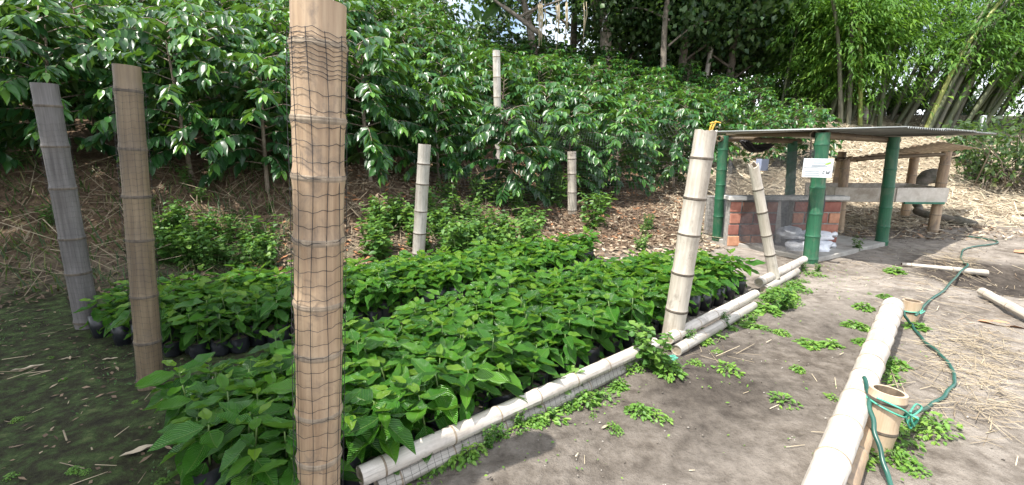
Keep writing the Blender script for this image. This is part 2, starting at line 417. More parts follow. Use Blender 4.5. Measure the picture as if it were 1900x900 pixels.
BIG = [leaf_template(7, 4, d, w, f, ph, tw) for d, w, f, ph, tw in
       ((0.22, 0.05, 0.25, 0, 0.1), (0.38, 0.06, 0.3, 2, -0.25), (0.12, 0.05, 0.2, 1, 0.2), (0.55, 0.07, 0.3, 4, 0.0), (0.3, 0.04, 0.4, 3, 0.35), (0.05, 0.06, 0.3, 5, -0.1))]
MID = [leaf_template(4, 2, d, w, f, ph, tw) for d, w, f, ph, tw in
       ((0.25, 0.06, 0.3, 0, 0.1), (0.45, 0.05, 0.35, 2, -0.2), (0.6, 0.06, 0.2, 4, 0.15))]
LOW = (np.array([(0, 0, 0), (-1, .45, .08), (0, .5, -.12), (1, .45, .08), (0, 1, -.25)], float),
       np.array([(0, 2, 1), (0, 3, 2), (1, 2, 4), (2, 3, 4)]), np.array([(.5, 0), (0, .45), (.5, .5), (1, .45), (.5, 1)], float))
SLIM = (np.array([(0, 0, 0), (-1, .4, .0), (1, .4, .0), (0, 1, -.3)], float), np.array([(0, 2, 1), (1, 2, 3)]), np.array([(.5, 0), (0, .4), (1, .4), (.5, 1)], float))
BLADE = (np.array([(-1, 0, 0), (1, 0, 0), (-.7, .55, .1), (.7, .55, .1), (0, 1, -.15)], float), np.array([(0, 1, 3), (0, 3, 2), (2, 3, 4)]),
         np.array([(0, 0), (1, 0), (0, .5), (1, .5), (.5, 1)], float))
STRIP = (np.array([(-1, 0, 0), (1, 0, 0), (1, 1, 0), (-1, 1, 0), (0, 0, .9), (0, 1, .9)], float), np.array([(0, 1, 4), (3, 5, 2), (1, 2, 5), (1, 5, 4), (0, 4, 5), (0, 5, 3)]),
         np.array([(0, 0), (1, 0), (1, 1), (0, 1), (.5, 0), (.5, 1)], float))

def frames(D, UPH):
    """rows of direction and up hint -> (N,3,3) with columns side, along, normal"""
    D = D / (np.linalg.norm(D, axis=1)[:, None] + 1e-12)
    S = np.cross(D, UPH); S /= np.linalg.norm(S, axis=1)[:, None] + 1e-9
    Nn = np.cross(S, D)
    return np.stack([S, D, Nn], axis=2)
def field_mesh(name, items, mat, smooth=True):
    """items: list of (template, P(N,3), FR(N,3,3), size(N,3), rnd(N)) -> one mesh of triangles"""
    VV, TT, UU, RR, base = [], [], [], [], 0
    for tpl, P, FR, S, R in items:
        if len(P) == 0: continue
        v, t, uv = tpl; n = len(P)
        W = np.einsum('nij,nkj->nki', FR, v[None] * S[:, None, :]) + P[:, None, :]
        VV.append(W.reshape(-1, 3)); UU.append(np.tile(uv[t.ravel()], (n, 1)))
        TT.append((t[None] + (np.arange(n) * len(v))[:, None, None] + base).reshape(-1)); RR.append(np.repeat(R, len(v))); base += n * len(v)
    V = np.concatenate(VV); T = np.concatenate(TT); nt = len(T) // 3
    me = bpy.data.meshes.new(name)
    me.vertices.add(len(V)); me.vertices.foreach_set("co", V.astype(np.float32).ravel())
    me.loops.add(len(T)); me.loops.foreach_set("vertex_index", T.astype(np.int32))
    me.polygons.add(nt); me.polygons.foreach_set("loop_start", np.arange(0, nt * 3, 3, dtype=np.int32))
    me.polygons.foreach_set("loop_total", np.full(nt, 3, dtype=np.int32))
    if smooth: me.polygons.foreach_set("use_smooth", np.ones(nt, dtype=bool))
    ly = me.uv_layers.new(name="UVMap"); ly.data.foreach_set("uv", np.concatenate(UU).astype(np.float32).ravel())
    a = me.attributes.new("rnd", 'FLOAT', 'POINT'); a.data.foreach_set("value", np.concatenate(RR).astype(np.float32))
    me.materials.append(mat); me.update(calc_edges=True); return me
def single_leaf(name, tpl, rnd, mat):
    return field_mesh(name, [(tpl, np.zeros((1, 3)), np.eye(3)[None], np.ones((1, 3)), np.array([rnd]))], mat)
def mat4(P, FR, S):
    m = Matrix.Identity(4)
    for i in range(3):
        for j in range(3): m[i][j] = FR[i, j] * S[j]
        m[i][3] = P[i]
    return m

# ================================================================== TERRAIN
def build_ground():
    def axis(lo, hi, step, far, grow=1.22):
        a = list(np.arange(lo, hi + 1e-6, step)); s = step
        while a[-1] < far: s *= grow; a.append(a[-1] + s)
        s = step
        while a[0] > -far: s *= grow; a.insert(0, a[0] - s)
        return np.array(a)
    X = axis(-7.5, 11.5, 0.085, 900); Y = axis(-0.6, 12.5, 0.085, 900)
    nx, ny = len(X), len(Y)
    gx, gy = np.meshgrid(X, Y); gzv = ground(gx, gy)
    V = np.stack([gx, gy, gzv], -1).reshape(-1, 3)
    i = np.arange(ny - 1)[:, None] * nx + np.arange(nx - 1)[None]
    Q = np.stack([i, i + 1, i + 1 + nx, i + nx], -1).reshape(-1, 4)
    me = bpy.data.meshes.new("ground")
    me.vertices.add(len(V)); me.vertices.foreach_set("co", V.astype(np.float32).ravel())
    me.loops.add(Q.size); me.loops.foreach_set("vertex_index", Q.ravel().astype(np.int32))
    me.polygons.add(len(Q)); me.polygons.foreach_set("loop_start", np.arange(0, Q.size, 4, dtype=np.int32))
    me.polygons.foreach_set("loop_total", np.full(len(Q), 4, dtype=np.int32))
    me.polygons.foreach_set("use_smooth", np.ones(len(Q), dtype=bool))
    x, y = V[:, 0], V[:, 1]
    d = y - np.interp(x, FX, FY)
    litter = np.clip((d + 1.25 * np.clip((3.0 - x) / .6, 0, 1) * np.clip((x + .2) / .6, 0, 1)) / 0.8 + 0.35, 0, 1)
    # signed distance to the rail line: positive = path side
    rail = ((x + 0.61) * 0.67 - (y - 1.5) * 0.742)
    moss = np.clip(-rail / 0.25, 0, 1) * np.clip((-x - 0.1) / 1.0 + (2.2 - y) * 0.2, 0, 1)
    moss = moss * (1 - litter)
    damp = 1.2 * np.clip(1.3 - np.abs(rail - 0.50) / 0.62, 0, 1) * np.clip(1.3 - np.abs(y - 2.6) / 1.2, 0, 1)
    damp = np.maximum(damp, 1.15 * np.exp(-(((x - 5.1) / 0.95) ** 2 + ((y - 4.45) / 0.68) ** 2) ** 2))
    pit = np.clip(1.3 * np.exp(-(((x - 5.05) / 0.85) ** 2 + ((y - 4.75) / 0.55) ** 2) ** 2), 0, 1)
    straw = np.clip((x - 2.6) / 2, 0, 1) * litter
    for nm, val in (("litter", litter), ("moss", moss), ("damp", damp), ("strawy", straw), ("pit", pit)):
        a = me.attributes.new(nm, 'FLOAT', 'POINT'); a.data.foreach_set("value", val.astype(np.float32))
    me.update(calc_edges=True)
    m, nt, n, l, p = newmat("earth")
    t = n.new("ShaderNodeTexCoord"); ob = t.outputs["Object"]
    def attr(nm):
        a = n.new("ShaderNodeAttribute"); a.attribute_name = nm; return a.outputs["Fac"]
    n1 = noise(n, l, ob, 1.3, 6, 0.6); n2 = noise(n, l, ob, 11, 8, 0.7); n3 = noise(n, l, ob, 70, 5, 0.7)
    f = math_(n, l, 'ADD', math_(n, l, 'MULTIPLY', n1, 0.5), math_(n, l, 'MULTIPLY', n2, 0.5))
    dirt = ramp(n, [(0.36, (0.100, 0.082, 0.066)), (0.46, (0.20, 0.172, 0.144)), (0.55, (0.305, 0.268, 0.230)), (0.68, (0.42, 0.375, 0.328))]); l.new(f, dirt.inputs["Fac"])
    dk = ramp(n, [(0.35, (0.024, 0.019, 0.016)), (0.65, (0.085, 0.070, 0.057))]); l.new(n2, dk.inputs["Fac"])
    ms = ramp(n, [(0.34, (0.020, 0.018, 0.012)), (0.47, (0.040, 0.042, 0.020)), (0.56, (0.052, 0.080, 0.026)), (0.68, (0.115, 0.135, 0.055))]); l.new(n2, ms.inputs["Fac"])
    lt = ramp(n, [(0.3, (0.055, 0.036, 0.024)), (0.5, (0.135, 0.090, 0.058)), (0.7, (0.27, 0.19, 0.12))]); l.new(n2, lt.inputs["Fac"])
    st = ramp(n, [(0.3, (0.12, 0.092, 0.064)), (0.5, (0.25, 0.205, 0.145)), (0.7, (0.40, 0.34, 0.25))]); l.new(n2, st.inputs["Fac"])
    def warp(a): return math_(n, l, 'ADD', a, math_(n, l, 'MULTIPLY', math_(n, l, 'SUBTRACT', n1, 0.5), 1.5), True)
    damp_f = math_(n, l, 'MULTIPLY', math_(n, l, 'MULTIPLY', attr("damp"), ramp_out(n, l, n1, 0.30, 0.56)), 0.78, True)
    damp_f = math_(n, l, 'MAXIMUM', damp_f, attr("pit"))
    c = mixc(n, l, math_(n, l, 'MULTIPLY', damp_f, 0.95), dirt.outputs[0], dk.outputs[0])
    mossf = math_(n, l, 'MULTIPLY', attr("moss"), 1.0)
    c = mixc(n, l, mossf, c, ms.outputs[0])
    c = mixc(n, l, attr("litter"), c, lt.outputs[0])
    c = mixc(n, l, attr("strawy"), c, st.outputs[0])
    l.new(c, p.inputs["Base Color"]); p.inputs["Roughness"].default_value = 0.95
    p.inputs["Specular IOR Level"].default_value = 0.2
    h = math_(n, l, 'ADD', n2, math_(n, l, 'MULTIPLY', n3, 0.4))
    l.new(bump(n, l, h, 0.95, 0.045), p.inputs["Normal"])
    me.materials.append(m)
    o = link("ground", me); tag(o, kind="structure"); return o
def ramp_out(n, l, fac, a, b):
    r = ramp(n, [(a, (0, 0, 0)), (b, (1, 1, 1))]); l.new(fac, r.inputs["Fac"]); return r.outputs["Color"]
build_ground()

# ================================================================== BAMBOO POLES
def bamboo(name, p0, p1, r0, r1, mat, node_mat, spacing, label, cat, group=None, k=20, first=0.09, hollow=True,
           node_h=0.013, nodes=True, ragged=0.0, jitter=0.2, plug=False, bow=0.0, parent=None):
    """a culm from p0 to p1 with raised nodes; each node ring is a part"""
    p0, p1 = Vector(p0), Vector(p1); ax = p1 - p0; L = ax.length
    ns, q = [], first
    while q < L - 0.03:
        ns.append(q); q += spacing * random.uniform(1 - jitter, 1 + jitter)
    side = Vector((random.uniform(-1, 1), random.uniform(-1, 1), 0)).normalized()
    def cen(s): return ax * (s / L) + side * (bow * math.sin(math.pi * s / L))
    def rad(s): return r0 + (r1 - r0) * s / L
    st = [0.0]
    for q in ns: st += [q - 0.035, q - 0.012, q, q + 0.012, q + 0.03]
    st.append(L); st = sorted(set(min(max(s, 0), L) for s in st))
    # a few more rings between nodes
    ext = []
    for a, b in zip(st[:-1], st[1:]):
        ext.append(a)
        if b - a > 0.09: ext += [a + (b - a) * i / 3 for i in (1, 2)]
    st = ext + [L]
    pts = [cen(s) for s in st]; rr = []
    for s in st:
        g = 1 + (0.012 * math.sin(s * 17 + r0 * 900)) * 0.5
        for q in ns: g += 0.06 * math.exp(-((s - q) / 0.017) ** 2) - 0.018 * math.exp(-((s - q - 0.05) / 0.03) ** 2)
        rr.append(rad(s) * g)
    mb = MB(); mb.tube(pts, rr, k, cap=False)
    n0 = len(st); K = k + 1
    V = mb.v[0].reshape(n0, K, 3)
    if ragged:
        for j in range(k): V[-1, j] += np.array(tuple(ax.normalized())) * random.uniform(-ragged, ragged)
        V[-1, k] = V[-1, 0]
    mats = [mat, M['b_cut'] if plug else M['b_core']]
    for end, sg in ((0, -1), (n0 - 1, 1)):
        c = V[end, :k].mean(0); dirn = np.array(tuple(ax.normalized())) * sg
        rim = [c + (V[end, j] - c) * 0.80 for j in range(k)]
        inn = [c + (V[end, j] - c) * 0.76 - dirn * (0.006 if plug else min(0.10, L * 0.3)) for j in range(k)]
        b = mb.n; vv = [V[end, j] for j in range(k)] + rim + inn
        f = []
        for j in range(k):
            j2 = (j + 1) % k
            q1 = (j, j2, k + j2, k + j); q2 = (k + j, k + j2, 2 * k + j2, 2 * k + j)
            f += [q1, q2] if sg > 0 else [q1[::-1], q2[::-1]]
        cap = tuple(range(2 * k, 3 * k)); f.append(cap if sg > 0 else cap[::-1])
        mb.add(vv, f)
    me = mb.mesh(name, mats)
    nside = (n0 - 1) * k
    mi = np.zeros(len(me.polygons), dtype=np.int32); mi[nside:] = 1
    for e in range(2):
        for j in range(k): mi[nside + e * (2 * k + 1) + 2 * j] = 0
    me.polygons.foreach_set("material_index", mi)
    sm = np.ones(len(me.polygons), dtype=bool); sm[nside:] = False; me.polygons.foreach_set("use_smooth", sm)
    o = link(name, me, parent, p0)
    if label: tag(o, label, cat, group)
    if nodes:
        for q in ns:
            nb = MB(); h = node_h
            prof = [(-h, 1.010), (-h * 0.35, 1.070), (0, 1.086), (h * 0.18, 1.062), (h * 0.3, 1.082), (h * 0.55, 1.045), (h * 0.9, 1.004)]
            nb.tube([cen(min(max(q + a, 0), L)) for a, _ in prof], [rad(q) * g for _, g in prof], k, cap=False)
            nb.obj("node_ring", node_mat, o)
    return o
def post(name, bx, by, tx, ty, gb, dia, mat, nm, sp, label, group="bamboo posts round the nursery", dy=0.0, **kw):
    """post whose foot stands at gb (x, y) on the ground and whose top is seen at (tx, ty)"""
    base = Vector((gb[0], gb[1], gz(*gb) - 0.04)); top = aty(tx, ty, gb[1] + dy)
    return bamboo(name, base, top, dia / 2, dia / 2 * kw.pop('tp', 0.94), mat, nm, sp, label, "post", group, **kw), base, top

PA = (-0.70, 1.44); PB = (-2.03, 2.40); PC = (-3.15, 3.27); PD = (1.07, 2.95)
front_post, fb, ft = post("bamboo_post", 0, 0, 591, 6, PA, 0.139, M['b_tan'], M['b_nodepale'], 0.205,
    "thick tan bamboo post nearest the viewer, wrapped in wide black square netting", k=36, node_h=0.015, first=0.13, tp=1.09)
post2, p2b, p2t = post("bamboo_post", 0, 0, 235, 122, PB, 0.122, M['b_tan2'], M['b_node'], 0.27,
    "leaning brown bamboo post between the grey post and the thick front post, with fine netting", k=24, dy=0.05)
post3, p3b, p3t = post("bamboo_post", 0, 0, 82, 155, PC, 0.148, M['b_grey'], M['b_node'], 0.31,
    "weathered grey bamboo post farthest left, leaning left at the corner of the nursery", k=24)
post4, p4b, p4t = post("bamboo_post", 0, 0, 1310, 242, PD, 0.140, M['b_white'], M['b_node'], 0.245,
    "bleached white bamboo post by the path, leaning right, yellow strap on its top", k=24, ragged=0.006)
p5 = onground(1440, 531)
post5, p5b, p5t = post("bamboo_post", 0, 0, 1398, 306, (p5.x, p5.y), 0.094, M['b_white'], M['b_node'], 0.21,
    "slim bleached bamboo post leaning left in front of the brick box, top split", k=18, ragged=0.03)
post6, p6b, p6t = post("bamboo_post", 0, 0, 788, 268, (-1.10, 5.32), 0.148, M['b_grey2'], M['b_node'], 0.27,
    "grey bamboo post standing in leafy weeds behind the seedlings, left of the two back posts", k=18)
post7, p7b, p7t = post("bamboo_post", 0, 0, 1061, 281, (0.95, 7.3), 0.142, M['b_white'], M['b_node'], 0.25,
    "short whitish bamboo post at the foot of the slope behind the seedlings", k=18)
post8, p8b, p8t = post("bamboo_post", 0, 0, 921, 94, (-0.26, 9.2), 0.145, M['b_pale'], M['b_nodepale'], 0.40,
    "tall pale bamboo post rising among the coffee shrubs up the slope", k=16)
for (px, py, h, lab) in ((1557, 217, 0.35, "short whitish cut bamboo stub left of the second stub on the straw slope"),
                         (1606, 222, 0.30, "short whitish cut bamboo stub right of the first stub below the bamboo grove")):
    g = onground(px, py); tp = aty(px, py - 26, g.y)
    bamboo("bamboo_stub", g - Vector((0, 0, .05)), tp, 0.085, 0.08, M['b_pale'], M['b_nodepale'], 0.2, lab, "stub", "cut bamboo stubs", k=12)
g = onground(1306, 132); bamboo("bamboo_stub", g - Vector((0, 0, .3)), aty(1320, 84, g.y), 0.085, 0.08, M['b_pale'], M['b_nodepale'], 0.3,
    "pale bamboo stub leaning right at the dark edge of the forest", "stub", k=12)

# yellow strap on the top of the white post
mb = MB()
q = p4t + Vector((0.03, 0.0, 0.0))
for dx, ln, sw in ((-0.012, 0.05, 0.02), (0.0, 0.055, 0.03)):
    mb.tube(smooth_path([q + Vector((dx, 0, -0.02)), q + Vector((dx + sw * .5, 0, ln * .5)), q + Vector((dx + sw, 0.005, ln))], 3), 0.006, 5)
mb.tube(smooth_path([q + Vector((-0.01, 0, 0.042)), q + Vector((0.03, 0, 0.05)), q + Vector((0.06, .01, 0.044))], 3), 0.004, 5)
tag(mb.obj("yellow_strap", M['yellow']), "bright yellow strap tied on top of the bleached white post", "strap")

# ------------------------------------------------------------------ rails along the bed
def rail(pa, pb, za, zb, r, mat, label, group="white bamboo rails along the seedling bed", spacing=0.3, **kw):
    a = at(*pa, za); b = at(*pb, zb)
    return bamboo("bamboo_rail", a, b, r, r * 0.92, mat, M['b_nodepale'], spacing, label, "rail", group, k=16, node_h=0.008, plug=True, **kw)
rail((668, 884), (1215, 637), 0.105, 0.102, 0.040, M['b_pale'], "long whitish bamboo rail on top, from the thick front post to the white post")
rail((700, 905), (1190, 668), 0.028, 0.026, 0.036, M['b_grey2'], "long weathered bamboo rail lying beneath the top rail, under black netting")
rail((1240, 628), (1402, 545), 0.098, 0.094, 0.038, M['b_pale'], "middle whitish bamboo rail between the white post and the slim leaning post")
rail((1255, 650), (1398, 567), 0.030, 0.030, 0.038, M['b_grey2'], "weathered bamboo rail lying under the middle rail by the path weeds")
rail((1408, 524), (1492, 481), 0.095, 0.09, 0.040, M['b_pale'], "short whitish bamboo rail ending at the green shelter post")
rail((1418, 538), (1478, 503), 0.032, 0.032, 0.038, M['b_grey2'], "short dull bamboo rail under the last rail beside the shelter")

# ------------------------------------------------------------------ foreground pole on stakes with hose
SA = onground(1622, 832); SB = onground(1686, 596)
stA_top = Vector((SA.x + 0.035, SA.y + 0.02, 0.275))
stB_top = Vector((SB.x + 0.01, SB.y + 0.01, 0.15))
stA = bamboo("bamboo_stake", (SA.x, SA.y, -0.05), stA_top, 0.056, 0.070, M['stake'], M['b_node'], 0.16,
    "tan bamboo stake nearest the viewer, tied to the white pole with green cord", "stake", "stakes holding the white pole", k=20, first=0.15)
stB = bamboo("bamboo_stake", (SB.x, SB.y, -0.05), stB_top, 0.052, 0.063, M['stake'], M['b_node'], 0.2,
    "short tan bamboo stake at the far end of the white pole", "stake", "stakes holding the white pole", k=20, first=0.12)
poleA = at(1518, 925, 0.20); poleB = at(1657, 568, 0.14)
dirp = (poleB - poleA).normalized()
pole = bamboo("bamboo_pole", poleA - dirp * 0.45, poleB, 0.054, 0.066, M['b_pale'], M['b_nodepale'], 0.26,
    "thick white bamboo pole lying raised beside the path at the right", "pole", k=28, node_h=0.010)
bamboo("bamboo_pole", at(1560, 925, 0.07) - dirp * 0.3, at(1622, 745, 0.08), 0.042, 0.036, M['b_tan'], M['b_nodepale'], 0.25,
    "thin tan bamboo pole lying under the thick white pole", "pole", k=16, node_h=0.010)
hz_ = 0.015
hp = [at(1668, 935, 0.03), at(1648, 885, 0.06), at(1630, 825, 0.13), at(1617, 770, 0.20), at(1611, 728, 0.245), at(1604, 700, 0.26)]
hose1 = [tuple(q) for q in hp]
def hose(ctrl, label):
    mb = MB(); mb.tube([q + Vector((0.003 * math.sin(i * .9), 0.003 * math.cos(i * .7), 0)) for i, q in enumerate(smooth_path(ctrl, 8))], 0.0095, 10)
    o = mb.obj("garden_hose", M['hose']); tag(o, label, "hose", "green garden hose runs"); return o
hose(hose1, "dark green hose hanging from the white pole down to the bottom edge")
def hg(px, py, z=0.016):
    g = onground(px, py); return (g.x, g.y, g.z + z)
h2 = [at(1668, 765, 0.20), at(1690, 768, 0.14), hg(1722, 758), hg(1752, 738), hg(1770, 712), hg(1764, 688), hg(1742, 660), hg(1712, 632),
      hg(1692, 610), at(1683, 592, 0.07), at(1674, 575, 0.13), at(1672, 562, 0.17), at(1662, 557, 0.2)]
hose(h2, "dark green hose curving over the soil between the two tan stakes")
h3 = [at(1700, 585, 0.10), hg(1722, 566), hg(1752, 543), hg(1776, 520, 0.05), hg(1792, 508, 0.09), hg(1788, 492), hg(1783, 476), hg(1790, 464), hg(1815, 459), hg(1845, 456),
      hg(1849, 451), hg(1830, 446), hg(1795, 441)]
hose(h3, "dark green hose running away from the far stake toward the straw slope")
def cord(ctrls, label, rad=0.0045):
    mb = MB()
    for c in ctrls: mb.tube(smooth_path(c, 6), rad, 6)
    tag(mb.obj("green_cord", M['cord']), label, "cord", "green cords tying stakes")
c0 = stA_top
def ringpts(c, r, n=14, tilt=0.0, start=0.0):
    return [(c[0] + r * math.cos(start + a), c[1] + r * math.sin(start + a), c[2] + tilt * math.cos(start + a)) for a in np.linspace(0, 2 * math.pi, n)]
kx = Vector((c0.x + 0.075, c0.y - 0.05, 0.185))
loops = [ringpts((SA.x + 0.027, SA.y + 0.012, 0.205), 0.072, tilt=-0.03)]
loops.append([(c0.x - 0.09, c0.y - 0.05, 0.27), (c0.x, c0.y - 0.085, 0.235), tuple(kx), tuple(at(1710, 757, 0.10)), tuple(at(1700, 750, .13)), tuple(kx + Vector((0.0, 0.01, .012)))])
for i in range(7):
    a = random.uniform(0, 6.28)
    loops.append([tuple(kx), tuple(kx + Vector((0.022 * math.cos(a), 0.022 * math.sin(a), -0.005))), tuple(kx + Vector((0.016 * math.cos(a + 1), 0.016 * math.sin(a + 1), -0.03 - 0.01 * i / 3))), tuple(kx + Vector((0.004, -0.004, -0.012 - i * .006)))])
cord(loops, "light green cord knotted with a tassel round the near tan stake")
cord([ringpts((SB.x + 0.006, SB.y + 0.006, 0.085), 0.0655, tilt=0.01), [(SB.x + .07, SB.y - .01, .085), tuple(at(1708, 582, .1)), tuple(at(1716, 577, .08))]],
     "green cord looped round the far tan stake")
# scrap of turquoise cord at the foot of the white post
gq = onground(1240, 672)
cord([[gq + Vector((0.10 * math.sin(i * 1.7) * .5, 0.03 * math.cos(i * 2.3), 0.012 + 0.01 * (i % 2))) for i in range(9)]], "scrap of turquoise cord on the ground at the white post's foot", 0.004)

# loose poles at the right
a, b = at(1822, 541, 0.05), at(1930, 598, 0.05)
bamboo("bamboo_pole", a, b, 0.036, 0.036, M['b_white'], M['b_nodepale'], 0.3, "pale slim pole lying at the right edge beside the dark soil pit", "pole", "slim poles lying on the ground", k=14, node_h=0.008)
a, b = onground(1672, 493), onground(1828, 516)
bamboo("bamboo_pole", a + Vector((0, 0, .03)), b + Vector((0, 0, .05)), 0.020, 0.036, M['b_white'], M['b_nodepale'], 0.35,
    "pale slim pole lying across the path under the hose", "pole", "slim poles lying on the ground", k=14, node_h=0.008)

# ================================================================== NETTING
def wrap_net(base, top, rad, z0, z1, cols, row, strand, label, slant=0.35, bunch=0):
    """square netting pulled round a post"""
    ax = top - base; L = ax.length; e = ax.normalized()
    A = e.cross(Vector((0, 1, 0))).normalized(); B = A.cross(e)
    # A points across, B toward/away
    def P(an, s, dr=0.0): return base + e * s + (A * math.cos(an) + B * math.sin(an)) * (rad + 0.0045 + dr + 0.005 * max(0, math.sin(2.3 * an + s * 3.1 + L)) * math.sin(s * 5.7 + an))
    mb = MB()
    rows, s = [], z0
    while s < z1: rows.append(s); s += row * random.uniform(0.92, 1.08)
    if bunch: rows += [z1 + i * row * 0.28 for i in range(bunch)]
    ph = [random.uniform(0, 6.28) for _ in range(4)]
    def wob(an, s): return 0.006 * math.sin(2 * an + ph[0] + s * 4) + 0.003 * math.sin(5 * an + ph[1] + s * 9) + 0.003 * math.sin(11 * an + s * 31)
    for s in rows:
        mb.tube([P(a, s + wob(a, s), random.uniform(-.001, .001)) for a in np.linspace(0, 2 * math.pi, 37)], strand, 4, cap=False)
    for j in range(cols):
        a0 = 2 * math.pi * j / cols
        pts = []
        for s in rows:
            a = a0 + slant * (0.5 + 0.5 * math.sin(s * 1.9 + ph[2])) * (s - z0) + 0.06 * math.sin(s * 7 + j)
            pts.append(P(a, s + wob(a, s)))
        mb.tube(pts, strand * 1.15, 4, cap=False)
        # knots
        for q in pts:
            mb.tube([q + Vector((0, 0, -.0035)), q, q + Vector((0, 0, .0035))], [strand * .6, strand * 2.0, strand * .6], 5, cap=False)
    o = mb.obj("netting", M['net']); tag(o, label, "netting", "black plastic netting"); return o
Lf = (ft - fb).length
wrap_net(fb, ft, 0.0765, 0.06, Lf - 0.19, 11, 0.047, 0.0009, "wide meshed black netting wrapped round the thick front post", 0.30, bunch=9)
L2 = (p2t - p2b).length
wrap_net(p2b, p2t, 0.0635, 0.06, L2 - 0.10, 15, 0.032, 0.00045, "fine dark netting wrapped round the leaning brown post", 0.25)
L3 = (p3t - p3b).length
wrap_net(p3b, p3t, 0.0765, 0.10, L3 - 0.25, 15, 0.038, 0.0004, "fine dark netting wrapped round the grey corner post", 0.25)

def sheet_net(P, nu, nv, strand, mat, label, seg=1, k=3):
    """netting on a surface P(u,v), u and v in 0..1"""
    mb = MB()
    for i in range(nu + 1):
        mb.tube([P(i / nu, t) for t in np.linspace(0, 1, max(4, nv // seg))], strand, k, cap=False)
    for j in range(nv + 1):
        mb.tube([P(t, j / nv) for t in np.linspace(0, 1, max(4, nu // seg))], strand, k, cap=False)
    o = mb.obj("netting", mat); tag(o, label, "netting", "black plastic netting"); return o
# low net over the outer side of the rails
ra, rb = at(690, 893, 0.05), at(1205, 655, 0.05)
out = Vector((0.67, -0.742, 0))
def lownet(u, v):
    p = ra.lerp(rb, u)
    prof = [(0.105, 0.005), (0.062, 0.085), (0.062, 0.03), (0.09, 0.006)]
    pts = [Vector((0, 0, 0.120)) + out * 0.032, Vector((0, 0, 0.095)) + out * 0.042, Vector((0, 0, 0.06)) + out * 0.054, Vector((0, 0, 0.012)) + out * 0.075]
    t = v * 3; i = min(int(t), 2); q = pts[i].lerp(pts[i + 1], t - i)
    return p + Vector((0, 0, -0.05)) + q + Vector((0, 0, 0.004 * math.sin(u * 60)))
sheet_net(lownet, 52, 4, 0.0008, M['net'], "black netting hanging low over the white rails by the path", k=4)
# fence net at the back from the white post to the whitish back post and on to the grey back post
def backnet(a, b, za0, za1, zb0, zb1, sag):
    def P(u, v):
        x = a.x + (b.x - a.x) * u; y = a.y + (b.y - a.y) * u
        lo = za0 + (zb0 - za0) * u; hi = za1 + (zb1 - za1) * u - sag * math.sin(math.pi * u)
        z = lo + (hi - lo) * v
        return Vector((x + 0.03 * math.sin(v * 9 + u * 7), y + 0.05 * math.sin(u * 11 + v * 4), z + 0.02 * math.sin(u * 17)))
    return P
gp = onground(1345, 446)
sheet_net(backnet(p7b, Vector((gp.x, gp.y + .1, 0)), 0.12, 1.05, 0.05, 1.25, 0.12), 44, 22, 0.0013, M['net'], "thin dark netting between the short whitish back post and the shelter", seg=2)
sheet_net(backnet(p6b, p7b, 0.2, 1.05, 0.12, 1.05, 0.10), 44, 22, 0.0010, M['net'], "thin dark netting between the two bamboo back posts", seg=2)
# bunched net hanging in folds across the shrubs
fa, fb2 = aty(930, 208, 7.6), aty(1292, 250, 6.6)
def folds(u, v):
    p = fa.lerp(fb2, u); hgt = 0.30 + 0.16 * math.sin(u * 9) ** 2
    sagz = -0.34 * math.sin(math.pi * u) ** 0.8
    return p + Vector((0.10 * math.sin(v * 3.1 + u * 6) * 0.6, -0.16 * math.sin(v * 2.6), sagz - hgt * (v - 0.5) + 0.03 * math.sin(u * 30)))
sheet_net(folds, 70, 9, 0.0013, M['net'], "greyish bunched netting sagging in folds in front of the coffee shrubs")

# ================================================================== SHELTER
FL = onground(1503, 488); FR = onground(1635, 455); BL = onground(1331, 446); BR = BL + FR - FL
FLt = aty(1527, 246, FL.y); FRt = aty(1659, 254, FR.y + .02); BLt = aty(1343, 252, BL.y); BRt = aty(1471, 262, BR.y)
shelter = empty("shelter", (FL + FR + BL + BR) / 4)
tag(shelter, "low open shelter with green painted bamboo posts and corrugated metal roof", "shelter")
shelter_loc = Vector(shelter.location)
def local(p): return Vector(p) - shelter_loc
for b_, t_, d_, in ((FL, FLt, 0.150), (FR, FRt, 0.142), (BL, BLt, 0.135), (BR, BRt, 0.14)):
    bamboo("post", local(b_) + Vector((0, 0, -.04)), local(t_), d_ / 2, d_ / 2 * .93, M['b_green'], M['b_greennode'], 0.24, None, None, k=20, node_h=0.014, parent=shelter)
def beam(a, b, r, nm="beam", mt='b_tan2'):
    bamboo(nm, local(a), local(b), r, r * 0.9, M[mt], M['b_node'], 0.35, None, None, k=14, node_h=0.010, parent=shelter)
zup = Vector((0, 0, 1))
e1 = (FRt - FLt); e1.z = 0; e1.normalize(); e2 = (BLt - FLt); e2.z = 0; e2.normalize()
beam(BLt + zup * -0.035 - e1 * .1 , BRt + zup * 0.0 + e1 * .2, 0.040)
beam(FLt + zup * -0.02 - e1 * 0.05 + e2 * .07, FRt + zup * -0.045 + e1 * 0.32 + e2 * .07, 0.042)
beam(BLt + zup * 0.02 + e1 * .09, FLt + zup * -0.01 + e1 * .09, 0.036)
